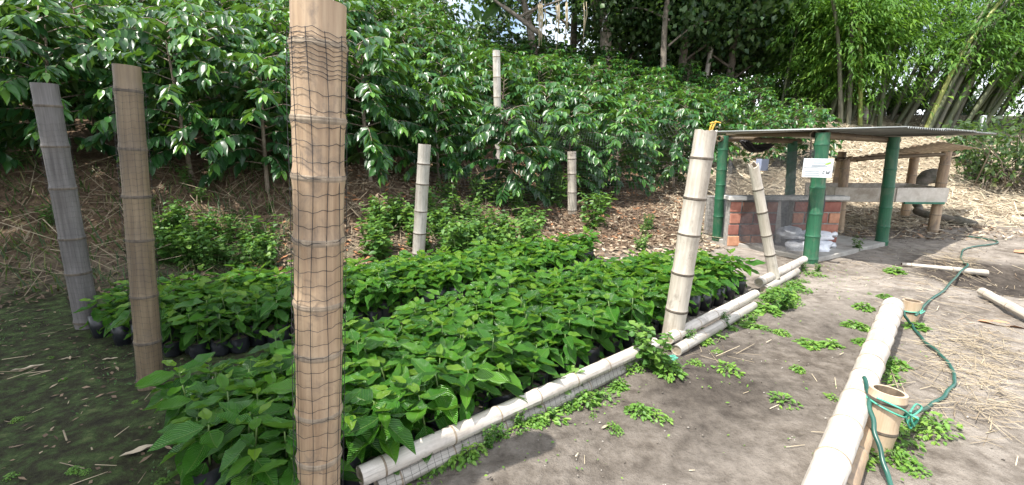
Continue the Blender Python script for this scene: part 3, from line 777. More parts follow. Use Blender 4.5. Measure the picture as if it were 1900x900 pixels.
# corrugated sheets, each a part; the ridges run across, from the front edge to the back one
def corr(name, A, B, C, D, pitch, amp, mat, parent, off, th=0.004, n_v=2):
    """sheet A-B (front) to D-C (back); ridges run from front to back"""
    A, B, C, D = (Vector(q) - off for q in (A, B, C, D))
    W = (B - A).length; nu = max(8, int(W / pitch * 8))
    nrm = (B - A).cross(D - A).normalized()
    if nrm.z < 0: nrm = -nrm
    mb = MB()
    for s in (0, 1):
        V = []
        for i in range(nu + 1):
            u = i / nu; h = amp * math.sin(2 * math.pi * u * W / pitch)
            for j in range(n_v + 1):
                v = j / n_v
                p = A.lerp(B, u).lerp(D.lerp(C, u), v) + nrm * (h - s * th)
                V.append(tuple(p))
        K = n_v + 1
        f = [(i * K + j, (i + 1) * K + j, (i + 1) * K + j + 1, i * K + j + 1) for i in range(nu) for j in range(n_v)]
        mb.add(V, f if s == 0 else [q[::-1] for q in f])
    N = (nu + 1) * (n_v + 1); K = n_v + 1; e = []
    for i in range(nu):
        for j in (0, n_v): e.append((i * K + j, (i + 1) * K + j, N + (i + 1) * K + j, N + i * K + j))
    for j in range(n_v):
        for i in (0, nu): e.append((i * K + j, i * K + j + 1, N + i * K + j + 1, N + i * K + j))
    mb.f += e
    return mb.obj(name, mat, parent)
Kc = aty(1682, 235.5, 4.6); Rc = aty(1850, 248, 7.0); Lc = aty(1320, 244.5, 5.75)
Bc = Lc + (Rc - Kc) + Vector((-0.2, 0.45, 0)); Bc.z = aty(1590, 257, Bc.y).z
for i in range(3):
    u0, u1 = i / 3, (i + 1) / 3 + (0.02 if i < 2 else 0)
    zz = Vector((0, 0, 0.010 * (i % 2)))
    corr("roof_sheet", Kc.lerp(Rc, u0) + zz, Kc.lerp(Rc, u1) + zz, Lc.lerp(Bc, u1) + zz, Lc.lerp(Bc, u0) + zz, 0.076, 0.009, M['metal'], shelter, shelter_loc)

# concrete floor slab under the shelter
mb = MB()
cA = onground(1512, 489); cB = onground(1642, 458)
ex = (cB - cA).normalized(); ey = Vector((-ex.y, ex.x, 0))
mb.box(local((cA + cB) / 2 + ey * 0.62 + Vector((0, 0, 0.018))), ex, ey, zup, (cB - cA).length / 2, 0.62, 0.03, 0.008)
mb.obj("floor_slab", M['concrete'], shelter, smooth=False)

# brick box with a cement top
wy = 5.98
bw = empty("brick_bin", (3.45, wy + .3, 0)); tag(bw, "low orange brick bin with a pale cement top under the shelter", "brick bin")
boff = Vector((3.45, wy + .3, 0))
bmesh_ = MB(); bmesh_.box((0, 0, 0), (1, 0, 0), (0, 1, 0), (0, 0, 1), 0.143, 0.058, 0.064, 0.006); brick_me = bmesh_.mesh("brick", M['brick'], False)
bh2 = MB(); bh2.box((0, 0, 0), (1, 0, 0), (0, 1, 0), (0, 0, 1), 0.066, 0.058, 0.064, 0.006); half_me = bh2.mesh("brick", M['brick'], False)
def put_brick(me, c, rot=0.0):
    o = link("brick", me, bw, Vector(c) - boff + Vector((random.uniform(-.004, .004), random.uniform(-.005, .003), 0)))
    o.rotation_euler = (random.uniform(-.02, .02), random.uniform(-.012, .012), rot + random.uniform(-.015, .015))
def brick_run(x0, ncol, y, stagger0):
    wid = ncol * 0.306
    mm = MB(); mm.box(Vector((x0 + wid / 2, y + 0.012, 0.295)) - boff, (1, 0, 0), (0, 1, 0), zup, wid / 2, 0.052, 0.295)
    mm.obj("mortar_bed", M['mortar'], bw, smooth=False)
    for c in range(4):
        z = 0.076 + c * 0.147
        if (c + stagger0) % 2 == 0:
            for i in range(ncol): put_brick(brick_me, (x0 + 0.153 + i * 0.306, y, z))
        else:
            put_brick(half_me, (x0 + 0.0745, y, z)); put_brick(half_me, (x0 + wid - 0.0745, y, z))
            for i in range(ncol - 1): put_brick(brick_me, (x0 + 0.306 + i * 0.306, y, z))
brick_run(2.78, 2, wy, 0)
brick_run(3.60, 2, wy + 0.02, 1)
mm = MB(); mm.box(Vector((3.45, wy + .62, 0.29)) - boff, (1, 0, 0), (0, 1, 0), zup, 0.68, 0.06, 0.29); mm.obj("back_wall", M['mortar'], bw, smooth=False)
mm = MB(); mm.box(Vector((3.50, wy - .01, 0.632)) - boff, (1, 0, 0), (0, 1, 0), zup, 0.76, 0.085, 0.026, 0.006); mm.obj("cement_top", M['slab'], bw, smooth=False)
mm = MB(); mm.box(Vector((3.43, wy - .01, 0.30)) - boff, Vector((1, 0, 0.12)).normalized(), (0, 1, 0), Vector((-.12, 0, 1)).normalized(), 0.035, 0.02, 0.29, 0.004); mm.obj("plank", M['boardpale'], bw, smooth=False)

# white sacks slumped at the bin
def sack(c, sx, sy, sz, label, seed):
    rr = random.Random(seed); mb = MB(); nu_, nv_ = 22, 12; V = []
    ph = [rr.uniform(0, 6) for _ in range(6)]
    for j in range(nv_ + 1):
        v = -math.pi / 2 + math.pi * j / nv_
        for i in range(nu_):
            a = 2 * math.pi * i / nu_
            w = 1 + 0.10 * math.sin(4 * a + ph[0] + 3 * v) + 0.07 * math.sin(9 * a + ph[1] - 5 * v) + 0.06 * math.sin(7 * v + ph[2] + 2 * a)
            cv = abs(math.cos(v)) ** 0.55; sv = math.copysign(abs(math.sin(v)) ** 0.7, math.sin(v))
            V.append((sx * cv * math.cos(a) * w, sy * cv * math.sin(a) * w, sz * (1 + sv) * (0.92 + 0.12 * math.sin(3 * a + ph[3]))))
    f = [(j * nu_ + i, j * nu_ + (i + 1) % nu_, (j + 1) * nu_ + (i + 1) % nu_, (j + 1) * nu_ + i) for j in range(nv_) for i in range(nu_)]
    mb.add(V, f); o = mb.obj("plastic_sack", M['sack'], None, c); o.rotation_euler.z = rr.uniform(-.3, .3)
    # gathered neck
    nb = MB(); nb.tube([(sx * .85, 0, sz * 1.0), (sx * 1.08, 0.01, sz * 1.05), (sx * 1.28, 0.03, sz * .95)], [.03, .018, .04], 8); nb.obj("neck", M['sack'], o)
    tag(o, label, "sack", "white sacks at the brick bin")
s0 = onground(1462, 462)
sack((3.62, 5.58, 0.0), 0.27, 0.17, 0.085, "crumpled white plastic sack lowest in the heap before the brick bin", 1)
sack((3.70, 5.66, 0.155), 0.25, 0.15, 0.05, "flattened white plastic sack lying across the lowest sack", 2)
sack((3.44, 5.70, 0.16), 0.13, 0.12, 0.075, "small bunched white sack on the left of the sack heap", 3)

# sign on the front green post
def sign():
    c = aty(1517, 312, FL.y - 0.16); nrm = Vector((-0.50, -0.86, 0)).normalized(); ux = Vector((-nrm.y, nrm.x, 0)); 
    if ux.x < 0: ux = -ux
    up = zup
    W, H = 0.132, 0.097
    root = link("sign_sheet", None, None, c)
    b = MB(); b.box((0, 0, 0), ux, nrm, up, W, 0.004, H, 0.002); root.data = None
    bpy.data.objects.remove(root)
    o = b.obj("paper_sign", M['paper'], None, c, False)
    tag(o, "white printed sheet with faint lines pinned to the front green post", "sign")
    def mark(nm, mat, x0, x1, y0, y1, pr=0.0055):
        q = MB(); q.box(ux * ((x0 + x1) / 2 * W) + up * ((y0 + y1) / 2 * H) + nrm * pr, ux, nrm, up, abs(x1 - x0) / 2 * W, 0.0007, abs(y1 - y0) / 2 * H); q.obj(nm, mat, o, None, False)
    mark("header_band", M['inkblue'], -0.3, 0.93, 0.52, 0.92)
    mark("slit", M['ink'], -0.97, 0.2, 0.02, 0.055, 0.0062)
    for y, x1 in ((0.34, 0.5), (0.20, 0.62), (-0.36, 0.15), (-0.55, 0.15), (-0.78, 0.2)): mark("text_line", M['inkpale'], -0.85 if y < 0 else -0.45, x1, y - .03, y + .03)
    # green leaf emblem
    V = [];  n_ = 14
    for i in range(n_):
        a = 2 * math.pi * i / n_; r_ = 0.026 * (0.75 + 0.25 * math.cos(2 * a))
        V.append(tuple(ux * (0.66 * W + r_ * math.cos(a)) + up * (0.52 * H + r_ * 0.8 * math.sin(a + .5)) + nrm * 0.0068))
    V2 = [tuple(Vector(v) - nrm * 0.0008) for v in V]
    q = MB(); q.add(V + V2, [tuple(range(n_)), tuple(range(2 * n_ - 1, n_ - 1, -1))] + [(i, (i + 1) % n_, n_ + (i + 1) % n_, n_ + i) for i in range(n_)]); q.obj("leaf_emblem", M['inkgreen'], o, None, False)
    # two small dark marks at the lower right
    for x0, x1, y0, y1 in ((0.36, 0.42, -0.62, -0.30), (0.42, 0.50, -0.36, -0.27), (0.42, 0.48, -0.62, -0.53), (0.58, 0.82, -0.60, -0.40), (0.58, 0.66, -0.40, -0.28), (0.74, 0.90, -0.40, -0.30)):
        mark("dark_mark", M['ink'], x0, x1, y0, y1)
sign()
c = aty(1414, 306, 6.9); b = MB(); b.box((0, 0, 0), (0.98, -.2, 0), (0.2, .98, 0), zup, 0.085, 0.004, 0.085, 0.002)
tag(b.obj("blank_card", M['inkblue'], None, c, False), "small plain greyish card hanging behind the fine net", "card")
b2 = MB(); b2.tube([c + Vector((0, 0.01, 0.08)), c + Vector((0.0, 0.02, 0.45))], 0.003, 5); 
tag(b2.obj("hanging_string", M['net']), "thin string holding the greyish card under the roof", "string")

# fine grey shade net across the shelter front
nA = BL + Vector((-0.02, -0.12, 0)); nB = FL + Vector((-0.10, 0.0, 0)) 
def shade(u, v):
    p = nA.lerp(nB, u); top = 1.12 - 0.30 * (math.sin(math.pi * min(u * 1.5, 1)) ** 1.2) * (1 - u * .2) + 0.13 * u
    z = 0.08 + (top - 0.08) * v
    return Vector((p.x + 0.015 * math.sin(v * 8 + u * 9), p.y - 0.03 * math.sin(u * 12 + v * 3), z))
sheet_net(shade, 96, 84, 0.0019, M['netgrey'], "fine grey shade net hung between the shelter's left and front green posts", seg=3)
nC = FL + Vector((0.09, 0.06, 0)); nD = FL + Vector((0.30, 0.36, 0))
def shade2(u, v):
    p = nC.lerp(nD, u); return Vector((p.x, p.y + 0.02 * math.sin(v * 9), 0.12 + (1.02 - 0.12) * v))
sheet_net(shade2, 28, 84, 0.0022, M['netgrey'], "narrow strip of fine net right of the front green post", seg=3)

mb = MB()
for k in range(7):
    a_, b_ = aty(1372 + 3 * k, 262 + random.uniform(-2, 2), 6.45), aty(1432 + random.uniform(-4, 4), 270 + random.uniform(-3, 4), 6.5)
    mb.tube(smooth_path([a_, a_.lerp(b_, .4) + Vector((0, random.uniform(-.03, .03), random.uniform(-.12, -.03))), b_], 5), [.012 + .010 * math.sin(math.pi * q / 10) for q in range(11)], 7)
tag(mb.obj("netting_bundle", M['net']), "dark bundle of netting slung under the left side of the shelter roof", "netting")

# ------------------------------------------------------------------ second shelter: trough on bamboo posts
T1 = onground(1556, 430); T2 = onground(1730, 432); T1t = aty(1569, 292, T1.y); T2t = aty(1757, 281, T2.y)
tr = empty("feeding_trough", (T1 + T2) / 2); tag(tr, "weathered board trough on tan bamboo posts under a low tin lean-to roof", "trough")
tl = Vector(tr.location)
def tloc(p): return Vector(p) - tl
for b_, t_ in ((T1, T1t), (T2, T2t), (T1 + Vector((0.5, 0.95, 0.12)), T1t + Vector((0.6, .95, 0.06))), (T2 + Vector((0.35, 0.95, 0.15)), T2t + Vector((0.35, .95, 0.08)))):
    bamboo("post", tloc(b_) - Vector((0, 0, .05)), tloc(t_), 0.068, 0.062, M['b_tan'], M['b_nodepale'], 0.28, None, None, k=16, node_h=0.012, parent=tr)
tx = (T2 - T1); tx.z = 0; tx.normalize(); ty_ = Vector((-tx.y, tx.x, 0))
B1 = aty(1548, 361, T1.y - .08); B2 = aty(1757, 362, T2.y - .08)
zc = (B1.z + B2.z) / 2
for nm, c0, c1, off_, mt in (("front_board", B1, B1.lerp(B2, 0.54), 0.0, 'board'), ("front_board", B1.lerp(B2, 0.545), B2, -0.012, 'boardpale'),  # front boards differ in tone: roof shade painted left, sunlight painted right
                             ("back_board", B1, B2, 0.75, 'board')):
    mm = MB(); cc = (c0 + c1) / 2 + ty_ * off_; cc.z = zc
    mm.box(tloc(cc), tx, ty_, zup, (c1 - c0).length / 2, 0.012, 0.105, 0.003); mm.obj(nm, M[mt], tr, smooth=False)
for c0 in (B1 + tx * 0.012, B2 - tx * 0.012):
    mm = MB(); cc = c0 + ty_ * 0.375; cc.z = zc; mm.box(tloc(cc), ty_, tx, zup, 0.36, 0.012, 0.105, 0.003); mm.obj("end_board", M['boardpale'], tr, smooth=False)
mm = MB(); cc = (B1 + B2) / 2 + ty_ * 0.375; cc.z = zc - 0.10; mm.box(tloc(cc), tx, ty_, zup, (B2 - B1).length / 2 - .03, 0.355, 0.010); mm.obj("bottom_board", M['board'], tr, smooth=False)
mm = MB(); c0, c1 = B1.lerp(B2, 0.62), B1.lerp(B2, 0.97); cc = (c0 + c1) / 2 - ty_ * 0.03; cc.z = zc - 0.115
mm.box(tloc(cc), tx, ty_, zup, (c1 - c0).length / 2, 0.022, 0.014, 0.003); mm.obj("green_lath", M['greenpaint'], tr, smooth=False)
q1, q2 = aty(1556, 297, 6.7), aty(1748, 264, 6.7); q4, q3 = aty(1578, 301, 8.3), aty(1816, 276, 8.3)
for i in range(2):
    u0, u1 = i / 2, (i + 1) / 2 + (0.03 if i == 0 else 0)
    corr("roof_sheet", q1.lerp(q2, u0) + zup * 0.012 * i, q1.lerp(q2, u1) + zup * .012 * i, q4.lerp(q3, u1) + zup * .012 * i, q4.lerp(q3, u0) + zup * .012 * i, 0.09, 0.009, M['rusty'], tr, tl)
for (a_, b_, r_) in ((T1t + Vector((-.15, -.02, -.03)), T2t + Vector((0.1, -.02, -.035)), 0.03), (aty(1590, 297, 7.6), aty(1732, 273, 7.6), 0.03)):
    bamboo("rafter", tloc(a_), tloc(b_), r_, r_ * .9, M['b_tan2'], M['b_node'], 0.4, None, None, k=12, node_h=.008, parent=tr)

# mossy stump and log by the trough
def branchy(name, segs, mat, label, cat, k=12):
    mb = MB()
    for ctrl, rads in segs:
        pts = smooth_path(ctrl, 5); rr = np.interp(np.linspace(0, 1, len(pts)), np.linspace(0, 1, len(rads)), rads) * (1 + 0.12 * RNG.standard_normal(len(pts)) * .6)
        mb.tube(pts, rr, k)
    o = mb.obj(name, mat); tag(o, label, cat); return o
g1 = onground(1768, 420)
branchy("mossy_log", [([g1 + Vector((.12, -.05, .06)), g1 + Vector((-.25, .35, .16)), aty(1705, 385, g1.y + .6), aty(1690, 360, g1.y + .75), aty(1712, 336, g1.y + .8), aty(1735, 332, g1.y + .8)], [.07, .06, .055, .06, .10, .07]),
                      ([aty(1700, 352, g1.y + .8), aty(1718, 326, g1.y + .85), aty(1738, 318, g1.y + .9)], [.12, .10, .05]),
                      ([g1 + Vector((.35, .0, .03)), g1 + Vector((.05, .05, .08))], [.05, .09])], M['moss_bark'], "gnarled grey log with moss leaning behind the trough's right post", "log")

# ------------------------------------------------------------------ right edge: low wall, steel post, brush
w0, w1 = aty(1835, 322, 10.2), aty(1990, 326, 10.0)
mb = MB(); cc = (w0 + w1) / 2; zt = w0.z + 0.07; zb_ = w0.z - 0.45
ex = (w1 - w0); ex.z = 0; Lw = ex.length; ex.normalize(); ey = Vector((-ex.y, ex.x, 0))
mb.box((cc.x, cc.y, (zt + zb_) / 2), ex, ey, zup, Lw / 2 + .4, 0.12, (zt - zb_) / 2, 0.02)
lw = mb.obj("low_wall", M['oldwall'], None, None, False); tag(lw, "low old concrete wall at the right edge below the dry brush", "wall")
mm = MB(); mm.box((cc.x, cc.y - .01, zt + 0.022), ex, ey, zup, Lw / 2 + .42, 0.15, 0.02, 0.006); mm.obj("coping", M['oldwall'], lw, None, False)
ga = aty(1815, 278, 10.6); gb = aty(1826, 214, 10.6)
mb = MB(); mb.tube([(ga.x, ga.y, gz(ga.x, ga.y) - .1), tuple(ga.lerp(gb, .5)), tuple(gb)], 0.05, 12)
tag(mb.obj("steel_post", M['steel']), "grey steel fence post right of the shelter roof", "post")

# ================================================================== SEEDLINGS
BEDF = [(-0.47, 1.715), (2.14, 4.09), (1.80, 4.38), (0.80, 4.19), (0.07, 3.62), (-0.43, 3.24), (-0.89, 2.76), (-1.33, 2.36), (-1.64, 2.06), (-1.42, 1.72), (-0.88, 1.44), (-0.60, 1.56)]
BEDB = [(-1.90, 2.72), (-2.42, 2.87), (-2.95, 3.12), (-2.75, 3.50), (-2.05, 3.85), (-1.35, 4.12), (-0.3, 4.70), (0.98, 5.28), (0.64, 4.47), (-0.22, 3.83), (-0.97, 3.35)]
def inside(p, poly):
    x, y = p; c = False; j = len(poly) - 1
    for i in range(len(poly)):
        (xi, yi), (xj, yj) = poly[i], poly[j]
        if (yi > y) != (yj > y) and x < (xj - xi) * (y - yi) / (yj - yi) + xi: c = not c
        j = i
    return c
def bag_mesh(seed, h=0.112, r=0.057):
    rr = random.Random(seed); mb = MB(); k = 14; V = []; rows = 7
    ph = [rr.uniform(0, 6) for _ in range(4)]
    for j in range(rows + 1):
        t = j / rows
        for i in range(k):
            a = 2 * math.pi * i / k
            w = 1 + 0.05 * math.sin(3 * a + ph[0] + 5 * t) + 0.045 * math.sin(5 * a + ph[1] - 9 * t) + (0.07 * math.sin(math.pi * t)) + 0.06 * math.sin(2 * a + ph[3] + 14 * t) * (0.4 + t * .6) - (0.18 if j == 0 else 0)
            V.append((r * w * math.cos(a), r * w * math.sin(a), h * t * (1 + (0.05 * math.sin(2 * a + ph[2]) if j == rows else 0))))
    f = [(j * k + i, j * k + (i + 1) % k, (j + 1) * k + (i + 1) % k, (j + 1) * k + i) for j in range(rows) for i in range(k)]
    f.append(tuple(range(k - 1, -1, -1))); mb.add(V, f)
    return mb.mesh("bag", M['bag'])
BAGS = [bag_mesh(i) for i in range(5)]
sb = MB(); sb.add([(0, 0, .106)] + [(0.053 * math.cos(a), 0.053 * math.sin(a), 0.099 + 0.004 * math.sin(3 * a)) for a in np.linspace(0, 2 * math.pi, 12, endpoint=False)],
       [(0, 1 + i, 1 + (i + 1) % 12) for i in range(12)]); SOIL = sb.mesh("soil", M['soil'])
LEAFM = [[single_leaf("leaf", t, r, M['seedling']) for r in (0.22, 0.42, 0.62)] + [single_leaf("leaf", t, 0.92, M['seedling'])] for t in BIG]
def make_seedling_spec(seed):
    rr = random.Random(seed); hs = rr.uniform(0.10, 0.155); lean = (rr.uniform(-.02, .02), rr.uniform(-.02, .02))
    pairs = rr.choice((6, 6, 7)); L = []
    az = rr.uniform(0, 6.28)
    for i in range(pairs):
        t = (-0.15 if i == 0 else 0.12 if i == 1 else 0.35 + 0.65 * i / (pairs - 1)); i5 = 0 if i == 0 else min(max(i + 5 - pairs, 1), 4)
        ln = (0.115, 0.132, 0.138, 0.118, 0.072)[i5] * rr.uniform(0.85, 1.15)
        el = (-0.45, -0.12, 0.08, 0.20, 0.55)[i5] + rr.uniform(-.22, .2)
        for s in (0, 1):
            a = az + s * math.pi + rr.uniform(-.3, .3)
            P = np.array((lean[0] * t, lean[1] * t, 0.145 + hs * t))
            D = np.array((math.cos(a) * math.cos(el), math.sin(a) * math.cos(el), math.sin(el)))
            U = np.array((rr.uniform(-.3, .3), rr.uniform(-.3, .3), 1.0))
            FR = frames(D[None], U[None])[0]
            top = i == pairs - 1
            L.append((P + D * 0.012, FR, np.array((ln * rr.uniform(0.235, 0.285), ln, ln)), rr.randrange(len(BIG)), 3 if top and rr.random() < .75 else rr.randrange(3)))
        az += math.pi / 2 + rr.uniform(-.25, .25)
    return hs, lean, L
SPECS = [make_seedling_spec(100 + i) for i in range(9)]
STEMS = []
for hs, lean, L in SPECS:
    sm = MB(); sm.tube([(0, 0, .09), (lean[0] * .5, lean[1] * .5, .145 + hs * .5), (lean[0], lean[1], .145 + hs)], [.004, .0032, .0024], 6); STEMS.append(sm.mesh("stem", M['greenstem']))
spots = []
def fill(poly, sp, which):
    xs = [p[0] for p in poly]; ys = [p[1] for p in poly]
    ca, sa = 0.745, 0.667
    n = int(8 / sp)
    for i in range(-n, n):
        for j in range(-n, n):
            u, v = i * sp, (j + 0.5 * (i % 2)) * sp
            x, y = u * ca - v * sa + random.uniform(-.012, .012), 3 + u * sa + v * ca + random.uniform(-.012, .012)
            if inside((x, y), poly): spots.append((math.hypot(x, y), x, y, which))
fill(BEDF, 0.106, 0); fill(BEDB, 0.110, 1)
spots.sort()
LBL = ("glossy green coffee seedling in a black bag in the front bed beside the rail", "glossy green coffee seedling in a black bag in the back bed by the weeds")
GRP = ("coffee seedlings in the front bed", "coffee seedlings in the back bed")
protos = {}
far_items = {i: [[], [], [], []] for i in range(len(BIG))}; far_bags = []
NSEED = 300
for q, (d_, x, y, wh) in enumerate(spots):
    si = random.randrange(len(SPECS)); hs, lean, L = SPECS[si]; rz_ = random.uniform(0, 6.28); sc = random.uniform(0.84, 1.2); z = gz(x, y)
    if q < NSEED:
        if si not in protos:
            root = empty("coffee_seedling", (x, y, z))
            link("bag", BAGS[si % 5], root); link("soil", SOIL, root); link("stem", STEMS[si], root)
            for P, FR, S, ti, ri in L:
                lo = link("leaf", LEAFM[ti][ri], root); lo.matrix_basis = mat4(P, FR, S)
            protos[si] = root, list(root.children)
        else:
            pr, ch = protos[si]
            root = pr.copy(); COL.objects.link(root); root.location = (x, y, z)
            for c_ in ch:
                k_ = c_.copy(); COL.objects.link(k_); k_.parent = root
        root.rotation_euler = (random.uniform(-.08, .08), random.uniform(-.08, .08), rz_); root.scale = (sc, sc, sc)
        sfrac = (x + .61) * .6 + (y - 1.5) * .8
        part = "near end by the thick post" if sfrac < .9 else "middle before the white post" if sfrac < 2.2 else "stretch level with the white post" if sfrac < 3.0 else "far end by the shelter"
        if wh: part = "left end by the grey post" if x < -2.0 else "stretch behind the thick post" if x < -0.9 else "middle by the grey back post" if x < .1 else "far right end"
        edge = (x + 0.61) * 0.67 - (y - 1.5) * 0.742 > -.22
        nm = ("rail edge" if edge else "front bed") if not wh else "back bed"
        tag(root, f"coffee seedling in black bag in the {nm}, {part}", "seedling", f"coffee seedlings of the {nm}, {part}")
    else:
        c_, s_ = math.cos(rz_), math.sin(rz_); R = np.array(((c_, -s_, 0), (s_, c_, 0), (0, 0, 1)))
        for P, FR, S, ti, ri in L:
            f = far_items[ti]; f[0].append(R @ P * sc + np.array((x, y, z))); f[1].append(R @ FR); f[2].append(S * sc); f[3].append((.22, .42, .62, .92)[ri])
        far_bags.append((x, y, z))
if far_bags:
    its = [(BIG[i], np.array(f[0]), np.array(f[1]), np.array(f[2]), np.array(f[3])) for i, f in far_items.items() if f[0]]
    fo = link("coffee_seedlings", field_mesh("coffee_seedlings", its, M['seedling'])); tag(fo, "mass of coffee seedlings at the far end of the beds", "seedlings", kind="stuff")
    mb = MB()
    for x, y, z in far_bags: mb.tube([(x, y, z), (x, y, z + .08), (x, y, z + .16)], [.05, .06, .058], 9)
    mb.obj("bags", M['bag'], fo)["kind"] = "stuff"

# ================================================================== COFFEE SHRUBS
def coffee_spec(seed, H=1.9, R=0.75, leaf=0.185):
    rr = random.Random(seed); P, D, U, S, Rn, segs = [], [], [], [], [], []
    z = 0.34; az = rr.uniform(0, 6.28); n = 0
    segs.append(([(0, 0, -.1), (rr.uniform(-.03, .03), rr.uniform(-.03, .03), H * .5), (rr.uniform(-.05, .05), rr.uniform(-.05, .05), H * .9)], [0.030, .022, .006]))
    while z < H:
        t = (z - 0.30) / (H - 0.30)
        for s in (0, 1):
            a = az + s * math.pi + rr.uniform(-.35, .35)
            Lb = R * (1 - t ** 3.2 * 0.62) * rr.uniform(0.75, 1.12) * (0.72 + 0.28 * min(1, t / 0.25))
            el0 = 0.35 + 0.45 * t; droop = 1.15 - 0.15 * t
            n_ = max(3, int(Lb / 0.062)); p = np.array((0, 0, z)); pl = [tuple(p)]
            for i in range(n_):
                f = (i + 1) / n_; el = el0 - droop * f
                d = np.array((math.cos(a) * math.cos(el), math.sin(a) * math.cos(el), math.sin(el)))
                p = p + d * (Lb / n_); pl.append(tuple(p))
                if f > 0.22:
                    lat = np.array((-math.sin(a), math.cos(a), 0))
                    for sg in (-1, 1):
                        ld = d * 0.55 + lat * sg * rr.uniform(.6, 1.0) + np.array((0, 0, rr.uniform(-.75, .05)))
                        P.append(p); D.append(ld); U.append((rr.uniform(-.3, .3), rr.uniform(-.3, .3), 1))
                        ln = leaf * rr.uniform(0.75, 1.15) * (0.75 if i == n_ - 1 else 1)
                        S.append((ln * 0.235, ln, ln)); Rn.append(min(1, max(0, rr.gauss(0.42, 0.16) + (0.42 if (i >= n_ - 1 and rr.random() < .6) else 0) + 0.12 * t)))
            # end leaf pair
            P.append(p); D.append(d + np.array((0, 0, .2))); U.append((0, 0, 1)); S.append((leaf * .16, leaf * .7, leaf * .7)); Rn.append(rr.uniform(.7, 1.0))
            if rr.random() < .8: segs.append((pl[::max(1, n_ // 3)], [0.008, .005, .003]))
        az += math.pi / 2 + rr.uniform(-.3, .3); z += rr.uniform(0.058, 0.082); n += 1
    return np.array(P), np.array(D), np.array(U, float), np.array(S), np.array(Rn), segs
def shrub_stems(segs, name="trunk"):
    mb = MB()
    for pl, rads in segs:
        mb.tube(pl, np.interp(np.linspace(0, 1, len(pl)), np.linspace(0, 1, len(rads)), rads), 6, cap=False)
    return mb.mesh(name, M['stem'])
NV = 7
SHR = [coffee_spec(500 + i, H=random.uniform(1.55, 1.85), R=random.uniform(.88, 1.05)) for i in range(NV)]
def split_items(P, D, U, S, R, tpls, mask=None):
    FR = frames(D, U); idx = RNG.integers(0, len(tpls), len(P)); out_ = []
    for i, t in enumerate(tpls):
        m = idx == i
        if mask is not None: m &= mask
        out_.append((t, P[m], FR[m], S[m], R[m]))
    return out_
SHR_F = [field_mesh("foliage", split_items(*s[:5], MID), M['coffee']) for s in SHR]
SHR_LOW = []
for s in SHR:
    keep = RNG.random(len(s[0])) < 0.62
    S2 = s[3] * np.array((1.3, 1.18, 1.18))
    SHR_LOW.append(field_mesh("foliage", [(LOW, s[0][keep], frames(s[1], s[2])[keep], S2[keep], s[4][keep])], M['coffee']))
SHR_T = [shrub_stems(s[5]) for s in SHR]
CLEAF = [[single_leaf("leaf", t, r, M['coffee']) for r in (.25, .42, .6, .9)] for t in MID]
# rows of shrubs up the slope
shrub_spots = []
def foot(x): return float(np.interp(x, FX, FY))
for row in range(10):
    d = 1.45 + row * 1.2
    x = -13.0 + (row % 2) * 0.6
    while x < 9.0:
        jx, jy = random.uniform(-.22, .22), random.uniform(-.25, .25)
        xx = x + jx; yy = foot(xx) + d + jy
        lim = 3.4 if row == 0 else 7.2
        if xx < lim and not (abs(xx + 0.028 * yy) < .5 and 7.6 < yy < 9.15): shrub_spots.append((xx, yy, row))
        x += 1.0
# extra ones: lone shrub right of the trough, big ones close on the left
extra = [(onground(1790, 306), 0.52, "small coffee bush alone on the straw slope right of the lean-to roof"),]
shr_done = 0
def rowlabel(x, row):
    ctr = (row == 0, row <= 2, row <= 5)
    side = "left of the tall pale post" if x < -0.3 else "right of the tall pale post"
    side = "far left" if x < -3.2 else "left of the tall post" if x < -0.3 else "right of the tall post" if x < 2.4 else "above the shelter"
    r = "front row" if ctr[0] else "second and third rows" if ctr[1] else "middle rows" if ctr[2] else "top rows under the trees"
    return f"coffee shrub, {r} of the slope, {side}", f"coffee shrubs of the {r}, {side}"
def in_view(x, y, z):
    yy = y * CP - (z - CAMH) * SP; return yy > 0.3 and abs(x / yy) < 1.35
shrub_spots = [s for s in shrub_spots if in_view(s[0], s[1], gz(s[0], s[1]) + 1)]
shrub_spots.sort(key=lambda s: math.hypot(s[0], s[1]))
for q, (x, y, row) in enumerate(shrub_spots):
    vi = random.randrange(NV); z = gz(x, y); sc = random.uniform(0.86, 1.12) * (1.0 if x < -1.5 else 0.86); rz_ = random.uniform(0, 6.28)
    if x > 2.2: sc *= 0.92 if x < 4.6 else 0.78
    root = empty("coffee_shrub", (x, y, z)); root.rotation_euler = (random.uniform(-.06, .06), random.uniform(-.06, .06), rz_); root.scale = (sc,) * 3
    lab, grp = rowlabel(x, row); tag(root, lab, "shrub", grp)
    link("trunk", SHR_T[vi], root)
    dist = math.hypot(x, y)
    if q < 9:
        # the leaves that face the camera are parts, the rest is one mass
        P, D, U, S, R, _ = SHR[vi]
        c_, s_ = math.cos(-rz_), math.sin(-rz_); vx, vy = -x, -y
        vl = np.array((vx * c_ - vy * s_, vx * s_ + vy * c_, 0)); vl /= np.linalg.norm(vl)
        score = P @ vl + 0.25 * P[:, 2]
        pick = np.zeros(len(P), bool); pick[np.argsort(-score)[:110]] = True
        FR = frames(D, U)
        link("foliage", field_mesh("foliage", split_items(P, D, U, S, R, MID, ~pick), M['coffee']), root)["kind"] = "stuff"
        for i in np.nonzero(pick)[0]:
            lo = link("leaf", CLEAF[int(RNG.integers(0, 3))][0 if R[i] < .33 else 1 if R[i] < .5 else 2 if R[i] < .72 else 3], root); lo.matrix_basis = mat4(P[i], FR[i], S[i])
    else:
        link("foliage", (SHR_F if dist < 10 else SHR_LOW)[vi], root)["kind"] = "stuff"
for g_, sc, lab in extra:
    root = empty("coffee_shrub", g_); root.scale = (sc,) * 3; tag(root, lab, "shrub")
    link("trunk", SHR_T[0], root); link("foliage", SHR_F[0], root)["kind"] = "stuff"

